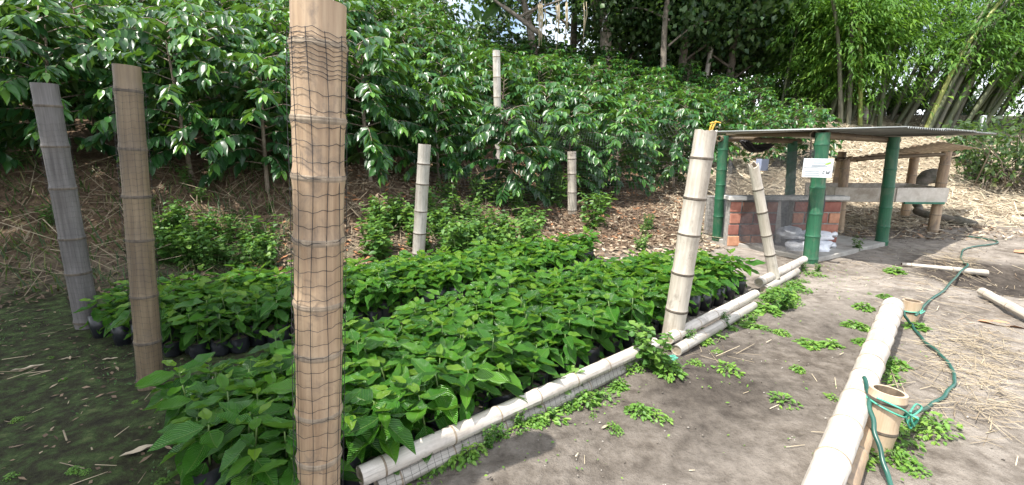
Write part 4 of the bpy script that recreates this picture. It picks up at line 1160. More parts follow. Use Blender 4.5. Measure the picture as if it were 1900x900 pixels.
# ================================================================== BANK WEEDS
def weed_spec(seed, H, n_st, leaf, spread):
    rr = random.Random(seed); P, D, U, S, R, segs = [], [], [], [], [], []
    for s in range(n_st):
        a = rr.uniform(0, 6.28); h = H * rr.uniform(.6, 1.1); r = spread * rr.uniform(.3, 1)
        tip = np.array((r * math.cos(a), r * math.sin(a), h)); base = np.array((.05 * math.cos(a), .05 * math.sin(a), -.02))
        mid = base * .5 + tip * .5 + np.array((0, 0, h * .12)); segs.append([tuple(base), tuple(mid), tuple(tip)])
        n_ = max(4, int(h / 0.052))
        for i in range(1, n_ + 1):
            t = i / n_; p = (1 - t) ** 2 * base + 2 * t * (1 - t) * mid + t * t * tip
            for k_ in range(2):
                b = a + i * 1.57 + k_ * math.pi + rr.uniform(-.5, .5)
                ln = leaf * rr.uniform(.7, 1.25) * (1.1 - .35 * t)
                P.append(p); D.append((math.cos(b), math.sin(b), rr.uniform(-.3, .5))); U.append((rr.uniform(-.4, .4), rr.uniform(-.4, .4), 1)); S.append((ln * .38, ln, ln)); R.append(min(1, max(0, rr.gauss(.45, .2) + .2 * t)))
    return np.array(P), np.array(D, float), np.array(U, float), np.array(S), np.array(R), segs
WB = [weed_spec(900 + i, random.uniform(.34, .55), random.randint(6, 9), 0.105, 0.26) for i in range(5)]
WB_F = [field_mesh("foliage", split_items(*s[:5], [MID[0], LOW]), M['bankweed']) for s in WB]
def stem_mesh(segs, mat):
    mb = MB()
    for pl in segs: mb.tube(pl, [.005, .004, .002], 5, cap=False)
    return mb.mesh("stems", mat)
WB_S = [stem_mesh(s[5], M['greenstem']) for s in WB]
def put_weed(x, y, vi, sc, F_, S_, label, cat, grp, name):
    root = empty(name, (x, y, gz(x, y))); root.rotation_euler.z = random.uniform(0, 6.28); root.scale = (sc * random.uniform(.75, 1.3), sc * random.uniform(.7, 1.15), sc * random.uniform(.8, 1.3))
    tag(root, label, cat, grp); link("stems", S_[vi], root); link("foliage", F_[vi], root)["kind"] = "stuff"
for i in range(95):
    px = random.uniform(690, 1115); py = random.uniform(400, 482) - (20 if px > 900 else 0)
    if px < 740: py = max(py, 430)
    g_ = at(px, py + 25, 0.0)
    if g_.y > 8.2: continue
    if g_.y < 5.0: g_.y = random.uniform(5.0, 5.6)
    if abs(g_.x + 0.2068 * g_.y) < .30 and g_.y < 5.6 or abs(g_.x - 0.130 * g_.y) < .30 and g_.y < 7.4: continue
    put_weed(g_.x, g_.y, random.randrange(5), random.uniform(.5, 1.05), WB_F, WB_S, "leafy green weed in the tangle between the seedling beds and the slope", "weed", "leafy weeds behind the back bed", "bank_weed")
for i in range(44):
    g_ = onground(random.uniform(300, 500), random.uniform(440, 510))
    put_weed(g_.x, g_.y, random.randrange(5), random.uniform(.4, .8), WB_F, WB_S, "low shaded weed on the bank between the brown post and the thick post", "weed", "shaded weeds on the left bank", "bank_weed")
for i in range(16):
    g_ = onground(random.uniform(0, 520), random.uniform(290, 420))
    put_weed(g_.x, g_.y, random.randrange(5), random.uniform(.3, .55), WB_F, WB_S, "small green weed among dry straw at the left top of the bank", "weed", "small weeds on top of the left bank", "bank_weed")
for i in range(10):
    g_ = onground(random.uniform(1110, 1300), random.uniform(425, 470))
    put_weed(g_.x, g_.y, random.randrange(5), random.uniform(.25, .45), WB_F, WB_S, "small yellowish weed on the litter left of the shelter", "weed", "small weeds left of the shelter", "bank_weed")

# ------------------------------------------------------------------ path weeds
def low_spec(seed, n, leaf, R_):
    rr = random.Random(seed); P, D, U, S, R = [], [], [], [], []
    for i in range(n):
        a = rr.uniform(0, 6.28); r = R_ * rr.random() ** .7; z = rr.uniform(.008, .06) * (1.2 - r / R_)
        ln = leaf * rr.uniform(.6, 1.3); b = a + rr.uniform(-.8, .8)
        P.append((r * math.cos(a), r * math.sin(a), z)); D.append((math.cos(b), math.sin(b), rr.uniform(-.1, .6))); U.append((rr.uniform(-.3, .3), rr.uniform(-.3, .3), 1))
        S.append((ln * .34, ln, ln)); R.append(min(1, max(0, rr.gauss(.6, .2))))
    return np.array(P), np.array(D, float), np.array(U, float), np.array(S), np.array(R), [[(0, 0, -.01), (.02 * math.cos(i), .02 * math.sin(i), .02), (R_ * .7 * math.cos(i), R_ * .7 * math.sin(i), .03)] for i in range(6)]
LW = [low_spec(1300 + i, 46 + 16 * i, 0.026 + 0.009 * (i % 3), 0.085 + 0.02 * (i % 2)) for i in range(5)]
LW_F = [field_mesh("foliage", split_items(*s[:5], MID), M['weed']) for s in LW]
LW_S = [stem_mesh([[tuple(q) for q in p] for p in s[5]], M['greenstem']) for s in LW]
wl_rail = [(770, 880), (800, 862), (838, 850), (870, 842), (905, 828), (932, 812), (960, 800), (985, 790), (1012, 778), (1050, 760), (1085, 745), (1075, 720), (1110, 735), (1148, 715), (1165, 690), (1195, 680), (1215, 672), (1190, 655), (1235, 690),
           (1275, 640), (1300, 632), (1322, 622), (1345, 608), (1368, 596), (1395, 585), (1415, 575), (1440, 565), (1462, 570), (1448, 545), (1470, 535), (1485, 520), (1500, 508), (1520, 510), (1460, 555), (1425, 560), (1480, 545)]
for px, py in list(wl_rail):
    wl_rail.append((px + random.uniform(-14, 14), py + random.uniform(-9, 9)))
for px, py in wl_rail:
    g_ = onground(px, py)
    if random.random() < .14:
        put_weed(g_.x, g_.y, random.randrange(5), random.uniform(.12, .24), WB_F, WB_S, "bright upright leafy weed growing along the white rails beside the path", "weed", "upright weeds along the rails", "path_weed"); continue
    put_weed(g_.x, g_.y, random.randrange(5), random.uniform(.4, .95) * (1.25 if 1180 < px < 1245 or px > 1400 else 1), LW_F, LW_S, "bright green low weed growing along the white rails beside the path", "weed", "low weeds along the rails", "path_weed")
wl_path = [(1200, 762), (1182, 768), (1215, 770), (1140, 800), (1395, 606), (1420, 612), (1450, 620), (1480, 690), (1330, 655), (1290, 678), (1590, 606), (1618, 612), (1600, 635), (1570, 605), (1640, 556), (1612, 550), (1600, 577), (1545, 738), (1450, 745), (1540, 640), (1500, 640), (1350, 690), (1660, 505), (1100, 770)]
for i, (px, py) in enumerate(wl_path):
    g_ = onground(px, py); put_weed(g_.x, g_.y, random.randrange(5), random.uniform(.3, .85), LW_F, LW_S, "small green weed flat on the bare grey path", "weed", "small weeds on the path", "path_weed")
wl_pole = [(1645, 690), (1660, 680), (1650, 705), (1665, 812), (1650, 830), (1675, 800), (1660, 850), (1600, 850), (1585, 865), (1612, 800), (1690, 870), (1720, 800), (1700, 610), (1740, 790)]
for px, py in wl_pole:
    g_ = onground(px, py); put_weed(g_.x, g_.y, random.randrange(5), random.uniform(.5, .95), LW_F, LW_S, "small green weed in the soil beside the thick white pole", "weed", "small weeds beside the white pole", "path_weed")
wl_left = [(random.uniform(0, 360), random.uniform(620, 890)) for _ in range(16)]
for px, py in wl_left:
    g_ = onground(px, py); put_weed(g_.x, g_.y, random.randrange(5), random.uniform(.12, .3), LW_F, LW_S, "tiny weed on the dark mossy ground at the left", "weed", "tiny weeds on the mossy ground", "path_weed")
# larger broad leaved weed by the white post and by the rail
for px, py, sc, lab in ((1212, 690, .50, "broad leaved weed clump at the foot of the white post"), (1065, 742, .42, "dull green broad leaved weed on the rail by the path"), (1448, 575, .5, "bushy green weed at the foot of the slim leaning post"),
                        (1588, 468, .35, "small tuft of grass on the concrete edge by the shelter")):
    g_ = onground(px, py); put_weed(g_.x, g_.y, random.randrange(5), sc, WB_F, WB_S, lab, "weed", None, "path_weed")

# ================================================================== LITTER AND STRAW
def scatter(name, pts, lens, wid, zoff, tilt, mat, label, cat, tpl, rlo=0, rhi=1, thick=None, rn=None):
    N = len(pts); P = np.array([(x, y, 0) for x, y in pts], float)
    P[:, 2] = ground(P[:, 0], P[:, 1]) + zoff + RNG.random(N) * zoff * 2
    e = 0.05; gxs = (ground(P[:, 0] + e, P[:, 1]) - ground(P[:, 0] - e, P[:, 1])) / (2 * e); gys = (ground(P[:, 0], P[:, 1] + e) - ground(P[:, 0], P[:, 1] - e)) / (2 * e)
    a = RNG.random(N) * 6.283; D = np.stack([np.cos(a), np.sin(a), gxs * np.cos(a) + gys * np.sin(a) + RNG.normal(0, tilt, N)], 1)
    U = np.stack([-gxs, -gys, np.ones(N)], 1) + RNG.normal(0, .3, (N, 3))
    ln = lens[0] + (lens[1] - lens[0]) * RNG.random(N) ** 1.6
    S = np.stack([np.full(N, wid) * RNG.uniform(.6, 1.4, N), ln, np.full(N, wid if thick is None else thick)], 1)
    R = RNG.uniform(rlo, rhi, N) if rn is None else rn
    o = link(name, field_mesh(name, [(tpl, P, frames(D, U), S, R)], mat, False)); tag(o, label, cat, kind="stuff"); return o
def slope_pts(n, x0, x1, d0, d1):
    x = RNG.uniform(x0, x1, n); d = d0 + (d1 - d0) * RNG.random(n) ** 1.2
    return [(a, float(np.interp(a, FX, FY)) + b) for a, b in zip(x, d)]
scatter("leaf_litter", slope_pts(9000, -2.8, 3.2, -0.5, 3.2), (.05, .15), .014, .012, .25, M['dryleaf'], "brown fallen leaves covering the slope under the coffee shrubs", "litter", LOW, rn=np.where(RNG.random(9000) < .14, 1.0, RNG.uniform(0, .58, 9000)))
scatter("dry_straw", slope_pts(2600, -0.6, 3.4, -1.0, 2.6), (.08, .35), .003, .02, .25, M['dryleaf'], "brown twigs and dry stalks on the slope behind the back posts", "straw", STRIP, 0, .5)
scatter("leaf_litter", slope_pts(1600, 0.3, 2.7, -1.5, 0.6), (.05, .12), .02, .010, .25, M['dryleaf'], "brown fallen leaves on the ground between the seedling beds and the slope", "litter", LOW, 0, .9)
scatter("leaf_litter", slope_pts(9000, 2.6, 14, -0.3, 7.6), (.05, .19), .017, .014, .35, M['dryleaf'], "pale dry leaf litter covering the open slope at the right", "litter", LOW, .25, .95)
scatter("dry_straw", slope_pts(1100, -6.5, 0.3, 0.0, 2.0), (.12, .6), .003, .03, .3, M['straw'], "dry straw and stalks lying on the left bank", "straw", STRIP, 0, .35)
scatter("dry_straw", slope_pts(9000, 2.6, 13, -0.9, 6), (.08, .40), .0045, .02, .25, M['straw'], "pale dry straw strewn over the right slope", "straw", STRIP, .3, 1)
pp = []
while len(pp) < 190:
    x, y = RNG.uniform(-0.3, 7), RNG.uniform(1.0, 6.6)
    if (x + 0.61) * 0.67 - (y - 1.5) * 0.742 > 0.10: pp.append((x, y))
scatter("dry_straw", pp, (.02, .14), .002, .005, .05, M['straw'], "loose bits of dry straw on the grey path", "straw", STRIP, .4, 1)
hp_ = []
for cx_, cy_, n_, sp_ in ((1800, 690, 650, 70), (1840, 760, 350, 60), (1780, 480, 180, 25), (1760, 640, 240, 55), (1820, 630, 260, 55), (1870, 650, 260, 50), (1720, 520, 100, 30), (1780, 485, 300, 22), (1320, 650, 40, 30), (1740, 560, 60, 50)):
    for _ in range(int(n_ * .36)):
        q = onground_fast = at(min(max(random.gauss(cx_, sp_), 1100), 2000), random.gauss(cy_, sp_ * .45), 0); hp_.append((q.x, q.y))
scatter("dry_straw", hp_, (.05, .32), .0015, .006, .10, M['straw'], "tangled heaps of dry straw on the soil right of the white pole", "straw", STRIP, 0, .6)
lp = []
while len(lp) < 130:
    x, y = RNG.uniform(-5, -.4), RNG.uniform(.8, 3.6)
    if not inside((x, y), BEDF) and not inside((x, y), BEDB) and (x + 0.61) * 0.67 - (y - 1.5) * 0.742 < -.4: lp.append((x, y))
scatter("dry_straw", lp, (.02, .15), .0025, .006, .06, M['straw'], "scattered dry straws on the dark mossy ground", "straw", STRIP, 0, .5)
lp2 = [(x, y) for x, y in zip(RNG.uniform(-6, -.3, 12000), RNG.uniform(.5, 3.8, 12000)) if (x + 0.61) * 0.67 - (y - 1.5) * 0.742 < -.35 and not inside((x, y), BEDF) and not inside((x, y), BEDB)]
lp2 = [q for q in lp2 if vnoise(np.array(q[0] * 2.2), np.array(q[1] * 2.2), 9) + .5 * vnoise(np.array(q[0] * 6.0), np.array(q[1] * 6.0), 8) > -.02]
scatter("moss_tufts", lp2, (.006, .024), .004, .003, .8, M['bankweed'], "short moss and tiny leaves on the dark ground", "moss", LOW, 0, .5)
lp3 = [(x, y) for x, y in zip(RNG.uniform(-6, -.3, 1500), RNG.uniform(.5, 3.8, 1500)) if (x + 0.61) * 0.67 - (y - 1.5) * 0.742 < -.35 and not inside((x, y), BEDF) and not inside((x, y), BEDB)]
scatter("leaf_litter", lp3, (.015, .06), .008, .004, .2, M['dryleaf'], "brown leaf scraps on the dark mossy ground", "litter", LOW, 0, .55)
pb_ = [(x, y) for x, y in zip(RNG.uniform(-.5, 8, 2400), RNG.uniform(.9, 7.2, 2400)) if (x + 0.61) * 0.67 - (y - 1.5) * 0.742 > .05]
ROCK = (np.array([(-1, .5, .1), (1, .45, 0), (.1, 0, .05), (-.1, 1, 0), (.1, .5, .8), (0, .5, -.5)], float), np.array([(0, 2, 4), (2, 1, 4), (1, 3, 4), (3, 0, 4), (2, 0, 5), (1, 2, 5), (3, 1, 5), (0, 3, 5)]), np.zeros((6, 2)))
M['stones'] = rnd_mat("stones", [(0.0, (0.045, 0.036, 0.03)), (0.5, (0.16, 0.135, 0.11)), (1.0, (0.40, 0.37, 0.33))], 0.95)
scatter("soil_crumbs", pb_, (.005, .024), .006, .002, .4, M['stones'], "small soil crumbs and pebbles on the path", "soil crumbs", ROCK, 0, 1)
rp_ = [(x, y) for x, y in zip(RNG.uniform(3.0, 8.5, 1500), RNG.uniform(2.6, 8.0, 1500)) if vnoise(np.array(x * 1.3), np.array(y * 1.3), 21) > -.05]
scatter("dry_straw", rp_, (.02, .18), .002, .006, .07, M['dryleaf'], "brown straw bits trodden into the soil right of the path", "straw", STRIP, .2, .9)
tp_ = [(x, y) for x, y in zip(RNG.uniform(4.3, 7.6, 1800), RNG.uniform(6.3, 8.2, 1800))]
scatter("leaf_litter", tp_, (.04, .15), .012, .010, .3, M['dryleaf'], "dry brown litter on the ground under the trough", "litter", LOW, .1, 1)
# grass on the left bank
scatter("leaf_litter", slope_pts(4200, -7.5, -2.6, -0.4, 2.6), (.04, .13), .009, .012, .3, M['dryleaf'], "brown leaves darkened for shade on the left bank behind the grey post", "litter", LOW, 0, .32)  # low tone range puts the bank's shade into the leaf colour
gpnts = slope_pts(3000, -8, -2.4, -0.2, 1.7)
N = len(gpnts); P = np.array([(x, y, gz(x, y)) for x, y in gpnts]); a = RNG.random(N) * 6.283
D = np.stack([np.cos(a) * .7, np.sin(a) * .7 - .25, RNG.uniform(.3, 1.1, N)], 1); U = np.stack([-np.cos(a), -np.sin(a), np.full(N, .6)], 1)
ln = RNG.uniform(.08, .30, N)
tag(link("bank_grass", field_mesh("bank_grass", [(BLADE, P, frames(D, U), np.stack([np.full(N, .006), ln, ln], 1), RNG.random(N))], M['grass'])), "long drooping grass on the bank at the left", "grass", kind="stuff")
sp = []
while len(sp) < 380:
    x, y = RNG.uniform(-.4, 3.6), RNG.uniform(1.2, 5.6); q = (x + 0.61) * 0.67 - (y - 1.5) * 0.742
    if 0.08 < q and RNG.random() < math.exp(-q / .28) + .03: sp.append((x, y))
scatter("sprouts", sp, (.008, .024), .005, .006, .5, M['weed'], "tiny scattered weed sprouts on the path along the rails", "sprouts", LOW, .3, 1)
# some bigger single pieces
def dry_leaf(px, py, ln, ang, r, label, wid=.14):
    g_ = onground(px, py)
    o = link("dry_leaf", single_leaf("dry_leaf", BIG[random.randrange(6)], r, M['dryleaf']), None, g_ + Vector((0, 0, .012)))
    o.scale = (ln * wid, ln, ln * .6); o.rotation_euler = (0.05, random.uniform(-.2, .2), ang); tag(o, label, "dry leaf", "single dry leaves on the ground"); return o
dry_leaf(222, 856, .17, -0.75, .85, "tan bamboo leaf lying on the mossy ground lower left", .10)
dry_leaf(20, 695, .15, -1.0, .8, "pale narrow dry leaf at the left edge of the mossy ground", .07)
dry_leaf(105, 672, .12, -1.1, .75, "narrow straw coloured leaf on the dark ground near the left edge", .07)
dry_leaf(190, 672, .10, -0.8, .75, "short pale dry leaf on the dark ground beside the bags", .09)
dry_leaf(1812, 598, .34, -1.9, .99, "rust brown dry sheath lying on the soil at the right", .16)
dry_leaf(1880, 470, .45, -1.6, .99, "reddish brown husk at the far right of the path", .2)
dry_leaf(1115, 800, .10, -.9, .9, "dry straw coloured leaf on the path below the rail", .08)

# ================================================================== TREES
def tree_crown(name, tips, n, rad, leaf, mat, parent, tpl=LOW, flat=.7):
    T = np.array([tuple(t) for t in tips]); i = RNG.integers(0, len(T), n)
    off = RNG.normal(0, 1, (n, 3)) * np.array((rad, rad, rad * flat)) * .62
    P = T[i] + off; D = RNG.normal(0, 1, (n, 3)); D[:, 2] -= .45; U = RNG.normal(0, .45, (n, 3)) + np.array((0, 0, 1))
    ln = leaf * RNG.uniform(.7, 1.3, n); shade_ = np.clip(RNG.normal(.45, .2, n) + np.repeat(RNG.normal(0, .14, len(T)), 1)[i], 0, 1)
    o = link(name, field_mesh(name, [(tpl, P, frames(D, U), np.stack([ln * .36, ln, ln], 1), shade_)], mat), parent); o["kind"] = "stuff"; return o
def forest_tree(base, h, r, spread, label, bark='bark', n=4200, leaf=.19, crown0=.45, lean=(0, 0), limbs=9, seed=0, group="forest trees behind the coffee", clump=.85):
    rr = random.Random(seed); base = Vector(base); root = empty("forest_tree", base); tag(root, label, "tree", group)
    mb = MB(); top = Vector((lean[0], lean[1], h))
    pts = smooth_path([Vector((0, 0, -.3)), top * .3 + Vector((rr.uniform(-.15, .15), rr.uniform(-.15, .15), 0)), top * .62, top], 6)
    mb.tube(pts, np.interp(np.linspace(0, 1, len(pts)), [0, .12, 1], [r * 1.35, r, r * .22]), 14, cap=False)
    mb.obj("trunk", M[bark], root); tips = [top]
    for i in range(limbs):
        t = crown0 * .75 + (1 - crown0 * .75) * (i + .5) / limbs; p = top * t; a = i * 2.4 + rr.uniform(-.5, .5); L_ = spread * (1.15 - .55 * t) * rr.uniform(.7, 1.15)
        e = p + Vector((math.cos(a) * L_, math.sin(a) * L_, L_ * rr.uniform(.25, .7))); m_ = p.lerp(e, .5) + Vector((0, 0, .12 * L_))
        lb = MB(); lb.tube(smooth_path([p, m_, e], 5), np.linspace(r * .34, r * .08, 11), 8, cap=False); lb.obj("limb", M[bark], root)
        tips += [e, m_.lerp(e, .5), e + Vector((rr.uniform(-.8, .8), rr.uniform(-.8, .8), rr.uniform(-.5, .5))), m_ + Vector((rr.uniform(-.6, .6), rr.uniform(-.6, .6), rr.uniform(-.3, .5)))]
    tree_crown("crown", tips, n, clump, leaf, M['forest'], root)
    return root
# the large pale trunk in the middle
gt = onground(1126, 96)
big = empty("forest_tree", gt); tag(big, "large forked tree with grey brown trunk and pale vines above the coffee", "tree")
def glo(px, py, y): return aty(px, py, y) - gt
y0 = gt.y
mb = MB(); mb.tube(smooth_path([Vector((0, 0, -.4)), glo(1124, 60, y0), glo(1120, 35, y0), glo(1130, -10, y0), glo(1140, -90, y0)], 6), np.linspace(.20, .17, 25), 16, cap=False); mb.obj("trunk", M['barkpale'], big)
mb = MB(); mb.tube(smooth_path([glo(1120, 40, y0), glo(1108, 10, y0), glo(1085, -30, y0), glo(1060, -100, y0)], 6), np.linspace(.16, .10, 19), 14, cap=False); mb.obj("limb", M['barkpale'], big)
mb = MB(); mb.tube(smooth_path([glo(1117, 58, y0 - .25), glo(1120, 40, y0 - .25), glo(1130, 22, y0 - .25), glo(1124, 5, y0 - .25), glo(1112, -15, y0 - .25)], 5), .022, 8); mb.obj("vine", M['sack'], big)
for px in (1098, 1104, 1092):
    mb = MB(); mb.tube(smooth_path([glo(px, -20, y0 - .3), glo(px + 5, 10, y0 - .3), glo(px + 12, 45, y0 - .25)], 5), .014, 6); mb.obj("vine", M['barkpale'], big)
tips = [glo(1060 + 30 * i + random.uniform(-30, 30), -120 + random.uniform(-70, 60), y0 + random.uniform(-2.0, 1.5)) for i in range(-6, 8)]
tree_crown("crown", tips, 5200, .9, .17, M['forest'], big)
def spot(px, y): 
    d = ray(px, 200); return Vector((d.x / d.y * y, y, gz(d.x / d.y * y, y)))
def ft_(px, y, h, r, sp, lab, **kw): return forest_tree(spot(px, y), h, r, sp, lab, **kw)
G2 = "dark trees at the top of the slope"
ft_(1232, 15.2, 8, .10, 2.2, "slim grey trunked tree right of the large forked tree", seed=1, crown0=.25, n=6500, leaf=.17, group=None)
ft_(1000, 15.5, 6.5, .13, 2.4, "leaning dark branched tree with hanging pale moss left of the forked tree", seed=2, lean=(-1.4, 0), crown0=.40, n=3600, group=None)
for i, (px, y) in enumerate(((1060, 19), (1150, 18.5), (1200, 20.5), (1280, 18), (1330, 20), (1390, 19), (1170, 24), (1310, 24), (1420, 22), (1260, 16.8), (1345, 17.0))):
    ft_(px, y, random.uniform(6.5, 9.5), .14, 2.5, "dark leafy tree in the forest behind the coffee, between forked tree and bamboo", seed=10 + i, crown0=.12, n=7000, leaf=.21, limbs=12, group=G2, clump=1.15)
for i, (px, y) in enumerate(((700, 19), (560, 17), (760, 22), (420, 17), (620, 21), (300, 18))):
    ft_(px, y, random.uniform(3.0, 4.0), .10, 1.8, "bushy dark tree at the top of the hill left of the sky gap", seed=40 + i, crown0=.2, n=4200, leaf=.17, group="bushy trees on the hilltop left")
# hanging moss strands
mm = MB()
for i in range(26):
    px = random.choice((1003, 1008, 1000, 1034, 1037, 1050, 1085)) + random.uniform(-3, 3); ln = random.uniform(.4, 1.3); p = aty(px, random.uniform(-5, 12), 14.6)
    mm.tube([p, p + Vector((.03, 0, -ln * .5)), p + Vector((random.uniform(-.04, .04), 0, -ln))], [.010, .014, .006], 5)
tag(mm.obj("hanging_moss", M['straw']), "pale strands of moss hanging from the leaning dark tree", "moss", kind="stuff")
# leaning bough in front of the gap
branchy("fallen_bough", [([aty(1000, 62, 14.8), aty(975, 42, 14.8), aty(948, 22, 14.8), aty(920, 2, 14.8), aty(900, -20, 14.8)], [.09, .07, .06, .045, .03]), ([aty(960, 34, 14.8), aty(985, 20, 14.7), aty(1030, 4, 14.6), aty(1070, -10, 14.6)], [.05, .04, .03, .02])],
        M['bark'], "dark bare bough leaning left against the sky gap", "bough", 8)
# banana plant in the gap
gb_ = spot(886, 16.5)
bn = empty("banana_plant", gb_); tag(bn, "banana plant with two broad upright leaves in the sky gap", "banana plant")
mb = MB(); mb.tube([(0, 0, -.2), (0, 0, 1.2), tuple(aty(893, 45, 16.5) - gb_)], [.12, .10, .05], 10); mb.obj("trunk", M['greenstem'], bn)
BLF = leaf_template(8, 4, .25, .05, .5)
for tip, w in ((aty(879, 10, 16.5), .15), (aty(930, 0, 16.4), .17), (aty(915, 18, 16.8), .12)):
    p0 = aty(893, 42, 16.5) - gb_; d = (tip - gb_) - p0
    FR = frames(np.array([tuple(d)]), np.array([(0.2, -1, .3)]))
    link("leaf", field_mesh("leaf", [(BLF, np.array([tuple(p0)]), FR, np.array([(w, d.length * 1.15, .5)]), np.array([.5]))], M['banana']), bn)

# ------------------------------------------------------------------ bamboo grove
def grove(base, culms, label, n_spray, seed, leafy=(0.35, 1.0), leaf_y=None):
    rr = random.Random(seed); base = Vector(base); root = empty("bamboo_clump", base); tag(root, label, "bamboo", "bamboo clumps on the crest")
    axes = []
    for (off, lean, h, r, mt) in culms:
        b = Vector((off[0], off[1], gz(base.x + off[0], base.y + off[1]) - base.z - .1)); top = b + Vector((lean[0], lean[1], h))
        mid = b.lerp(top, .5) + Vector((-lean[0] * .12, -lean[1] * .12, h * .05))
        mb = MB(); pts = smooth_path([b, mid, top], 9); n_ = len(pts)
        rad = np.linspace(r, r * .45, n_); rad[::2] *= 1.10
        mb.tube(pts, rad, 9, cap=False); mb.obj("culm", M[mt], root); axes.append(pts)
    P, D, U, S, R = [], [], [], [], []
    for i in range(n_spray):
        pts = axes[rr.randrange(len(axes))]; t = leafy[0] + (leafy[1] - leafy[0]) * rr.random() ** .8; p = np.array(tuple(pts[min(int(t * (len(pts) - 1)), len(pts) - 1)]))
        a = rr.uniform(0, 6.28); L_ = rr.uniform(.5, 1.7); tone = rr.gauss(.5, .16)
        e = p + np.array((math.cos(a) * L_, math.sin(a) * L_, rr.uniform(-.5, .45) * L_))
        for k_ in range(22):
            f = (k_ + 2) / 23; q = p + (e - p) * f + np.array((0, 0, -.25 * L_ * f * f)) + np.array([rr.gauss(0, .055) for _ in range(3)])
            b = a + rr.uniform(-1.1, 1.1); P.append(q); D.append((math.cos(b), math.sin(b), rr.uniform(-.9, .15))); U.append((rr.uniform(-.4, .4), rr.uniform(-.4, .4), 1))
            ln = rr.uniform(.15, .27); S.append((ln * .10, ln, ln)); R.append(min(1, max(0, tone + rr.gauss(0, .12))))
    o = link("foliage", field_mesh("foliage", [(SLIM, np.array(P), frames(np.array(D, float), np.array(U, float)), np.array(S), np.array(R))], M['bambooleaf']), root); o["kind"] = "stuff"
    return root
def culmset(n, sx, sy, lx, h, r, mats, seed, jl=.5):
    rr = random.Random(seed)
    return [((rr.uniform(-sx, sx), rr.uniform(-sy, sy)), (lx + rr.uniform(-jl, jl), rr.uniform(-.5, .5)), h * rr.uniform(.8, 1.15), r * rr.uniform(.75, 1.2), rr.choice(mats)) for _ in range(n)]
CM = ['culm', 'culm', 'culm_grey', 'culm']
gA = spot(1590, 14.6); gB = spot(1735, 14.2); gC = spot(1480, 15.6); gD = spot(1665, 15.6); gE = spot(1830, 15.0); gF = spot(1545, 16.0)
# named culms seen in the picture on the left clump
cA = culmset(8, .8, .5, .6, 5.5, .062, CM, 1, .9)
for bx_, tx_, mt in ((1566, 1545, 'culm_grey'), (1602, 1586, 'culm_yellow'), (1580, 1572, 'culm_grey')):
    b = spot(bx_, 14.3) - gA; t = aty(tx_, 100, 14.3) - gA; v = t - b
    cA.append(((b.x, b.y), (v.x * 2.6, 0), v.z * 2.6, .066, mt))
grove(gA, cA, "bamboo clump with two pale culms directly behind the white stubs", 600, 1, (.24, .72))
cB = culmset(18, .9, .6, 3.0, 4.8, .075, ['culm', 'culm', 'culm', 'culm_grey'], 2, .6)
b = spot(1722, 13.7) - gB; t = aty(1795, 105, 13.7) - gB; v = t - b
cB.append(((b.x, b.y), (v.x * 2, 0), v.z * 1.9, .07, 'culm_yellow'))
grove(gB, cB, "dense dark bamboo clump leaning right with one yellow culm", 440, 2, (.36, .8))
grove(gC, culmset(9, 1.0, .6, .9, 5.5, .055, CM, 3), "bamboo clump beside the top coffee rows, left of the pale culms", 640, 3, (.18, .72))
grove(gD, culmset(8, .9, .5, 2.2, 5.6, .068, CM, 4), "open bamboo clump with slanted culms between the pale culms and yellow culm", 330, 4, (.36, .8))
grove(gE, culmset(12, .9, .6, 3.2, 4.8, .07, ['culm'], 5), "dark leaning bamboo clump at the right above the steel post", 360, 5, (.42, .85))
grove(gF, culmset(8, .9, .5, 1.0, 6, .06, CM, 6), "bamboo clump standing farthest back behind the pale culms", 330, 6, (.28, .75))
grove(spot(1960, 14.5), culmset(9, .8, .6, .3, 6, .09, CM, 7), "leafy bamboo clump cut by the right edge of the view", 800, 7, (.2, .75))
# low bushes on the crest behind the culms
for i, (px, y, h) in enumerate(((1500, 17.5, 1.1), (1600, 18, .9), (1665, 17, .9), (1790, 17.5, .8), (1440, 17, 1.4))):
    c_ = spot(px, y); root = empty("crest_bush", c_); tag(root, "low green bush behind the bamboo culms on the crest", "bush", "low bushes on the crest")
    mb = MB()
    tips = [Vector((random.uniform(-1.2, 1.2), random.uniform(-.6, .6), random.uniform(.2, 1) * h)) for _ in range(9)]
    for t in tips[:5]: mb.tube([(0, 0, -.1), tuple(t * .5 + Vector((0, 0, .1))), tuple(t)], [.03, .02, .008], 6)
    mb.obj("stems", M['bark'], root); tree_crown("crown", tips, 1500, .5, .15, M['forest'], root)
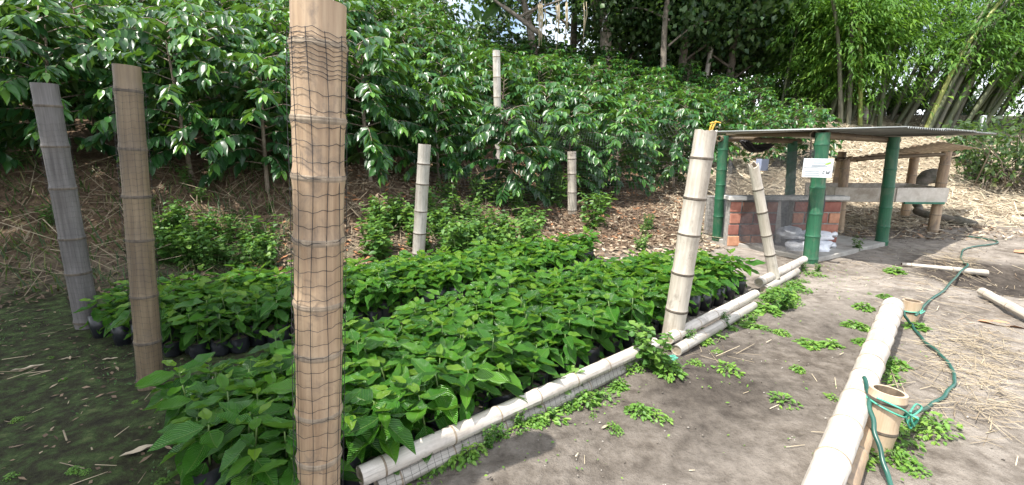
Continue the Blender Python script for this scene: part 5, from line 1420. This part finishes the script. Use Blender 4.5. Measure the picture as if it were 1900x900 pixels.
# brush pile at the right edge
c_ = aty(1885, 290, 9.7); c_.z = gz(c_.x, c_.y)
root = empty("brush_bush", c_); tag(root, "tangled dry brush with dull leaves at the right edge behind the low wall", "bush")
mb = MB(); tips = []
for i in range(46):
    a = random.uniform(0, 6.28); r_ = random.uniform(.3, 1.5); t = Vector((r_ * math.cos(a), r_ * .6 * math.sin(a), random.uniform(.3, 1.35))); s_ = Vector((random.uniform(-.9, .9), random.uniform(-.4, .4), -.1))
    mb.tube([s_, s_.lerp(t, .5) + Vector((random.uniform(-.1, .1), 0, .1)), t], [.016, .011, .005], 5); tips.append(t)
mb.obj("twigs", M['twig'], root); tree_crown("crown", tips, 2000, .28, .10, M['grass'], root)

# shade tree beside and behind the viewpoint whose crown shades the left of the nursery
def overhead_tree(base, crown_c, rad, n, label, seed):
    rr = random.Random(seed); base = Vector(base); root = empty("shade_tree", base); tag(root, label, "tree", "shade trees outside the view")
    cc = Vector(crown_c) - base; mb = MB(); mb.tube(smooth_path([Vector((0, 0, -.2)), Vector((0, 0, cc.z * .5)), cc], 6), np.linspace(.17, .07, 13), 12, cap=False); mb.obj("trunk", M['bark'], root)
    tips = []
    for i in range(26):
        v = Vector((rr.gauss(0, 1), rr.gauss(0, 1), rr.gauss(0, .3))); v = v.normalized() * rad * rr.uniform(.3, 1.0) if True else v; v.z *= .5
        e = cc + v; tips.append(e)
        if i < 10:
            lb = MB(); lb.tube([cc * .8, (cc * .9 + e) / 2, e], [.05, .03, .012], 6); lb.obj("limb", M['bark'], root)
    tree_crown("crown", tips, n, .6, .20, M['forest'], root)
k_ = 4.6 / SUN_TO.z
def sunward(x, y, h): 
    s = h / SUN_TO.z; return (x + SUN_TO.x * s, y + SUN_TO.y * s, h)
overhead_tree((-6.3, -1.8, 0), sunward(-3.7, 1.5, 5.0), 3.0, 13000, "broad shade tree behind the viewpoint casting shade on the left ground", 1)
overhead_tree((-9.6, 1.2, 0), sunward(-6.0, 4.3, 5.4), 2.4, 6500, "second shade tree left of the viewpoint shading the bank", 2)
print("OBJECTS", len(bpy.data.objects))
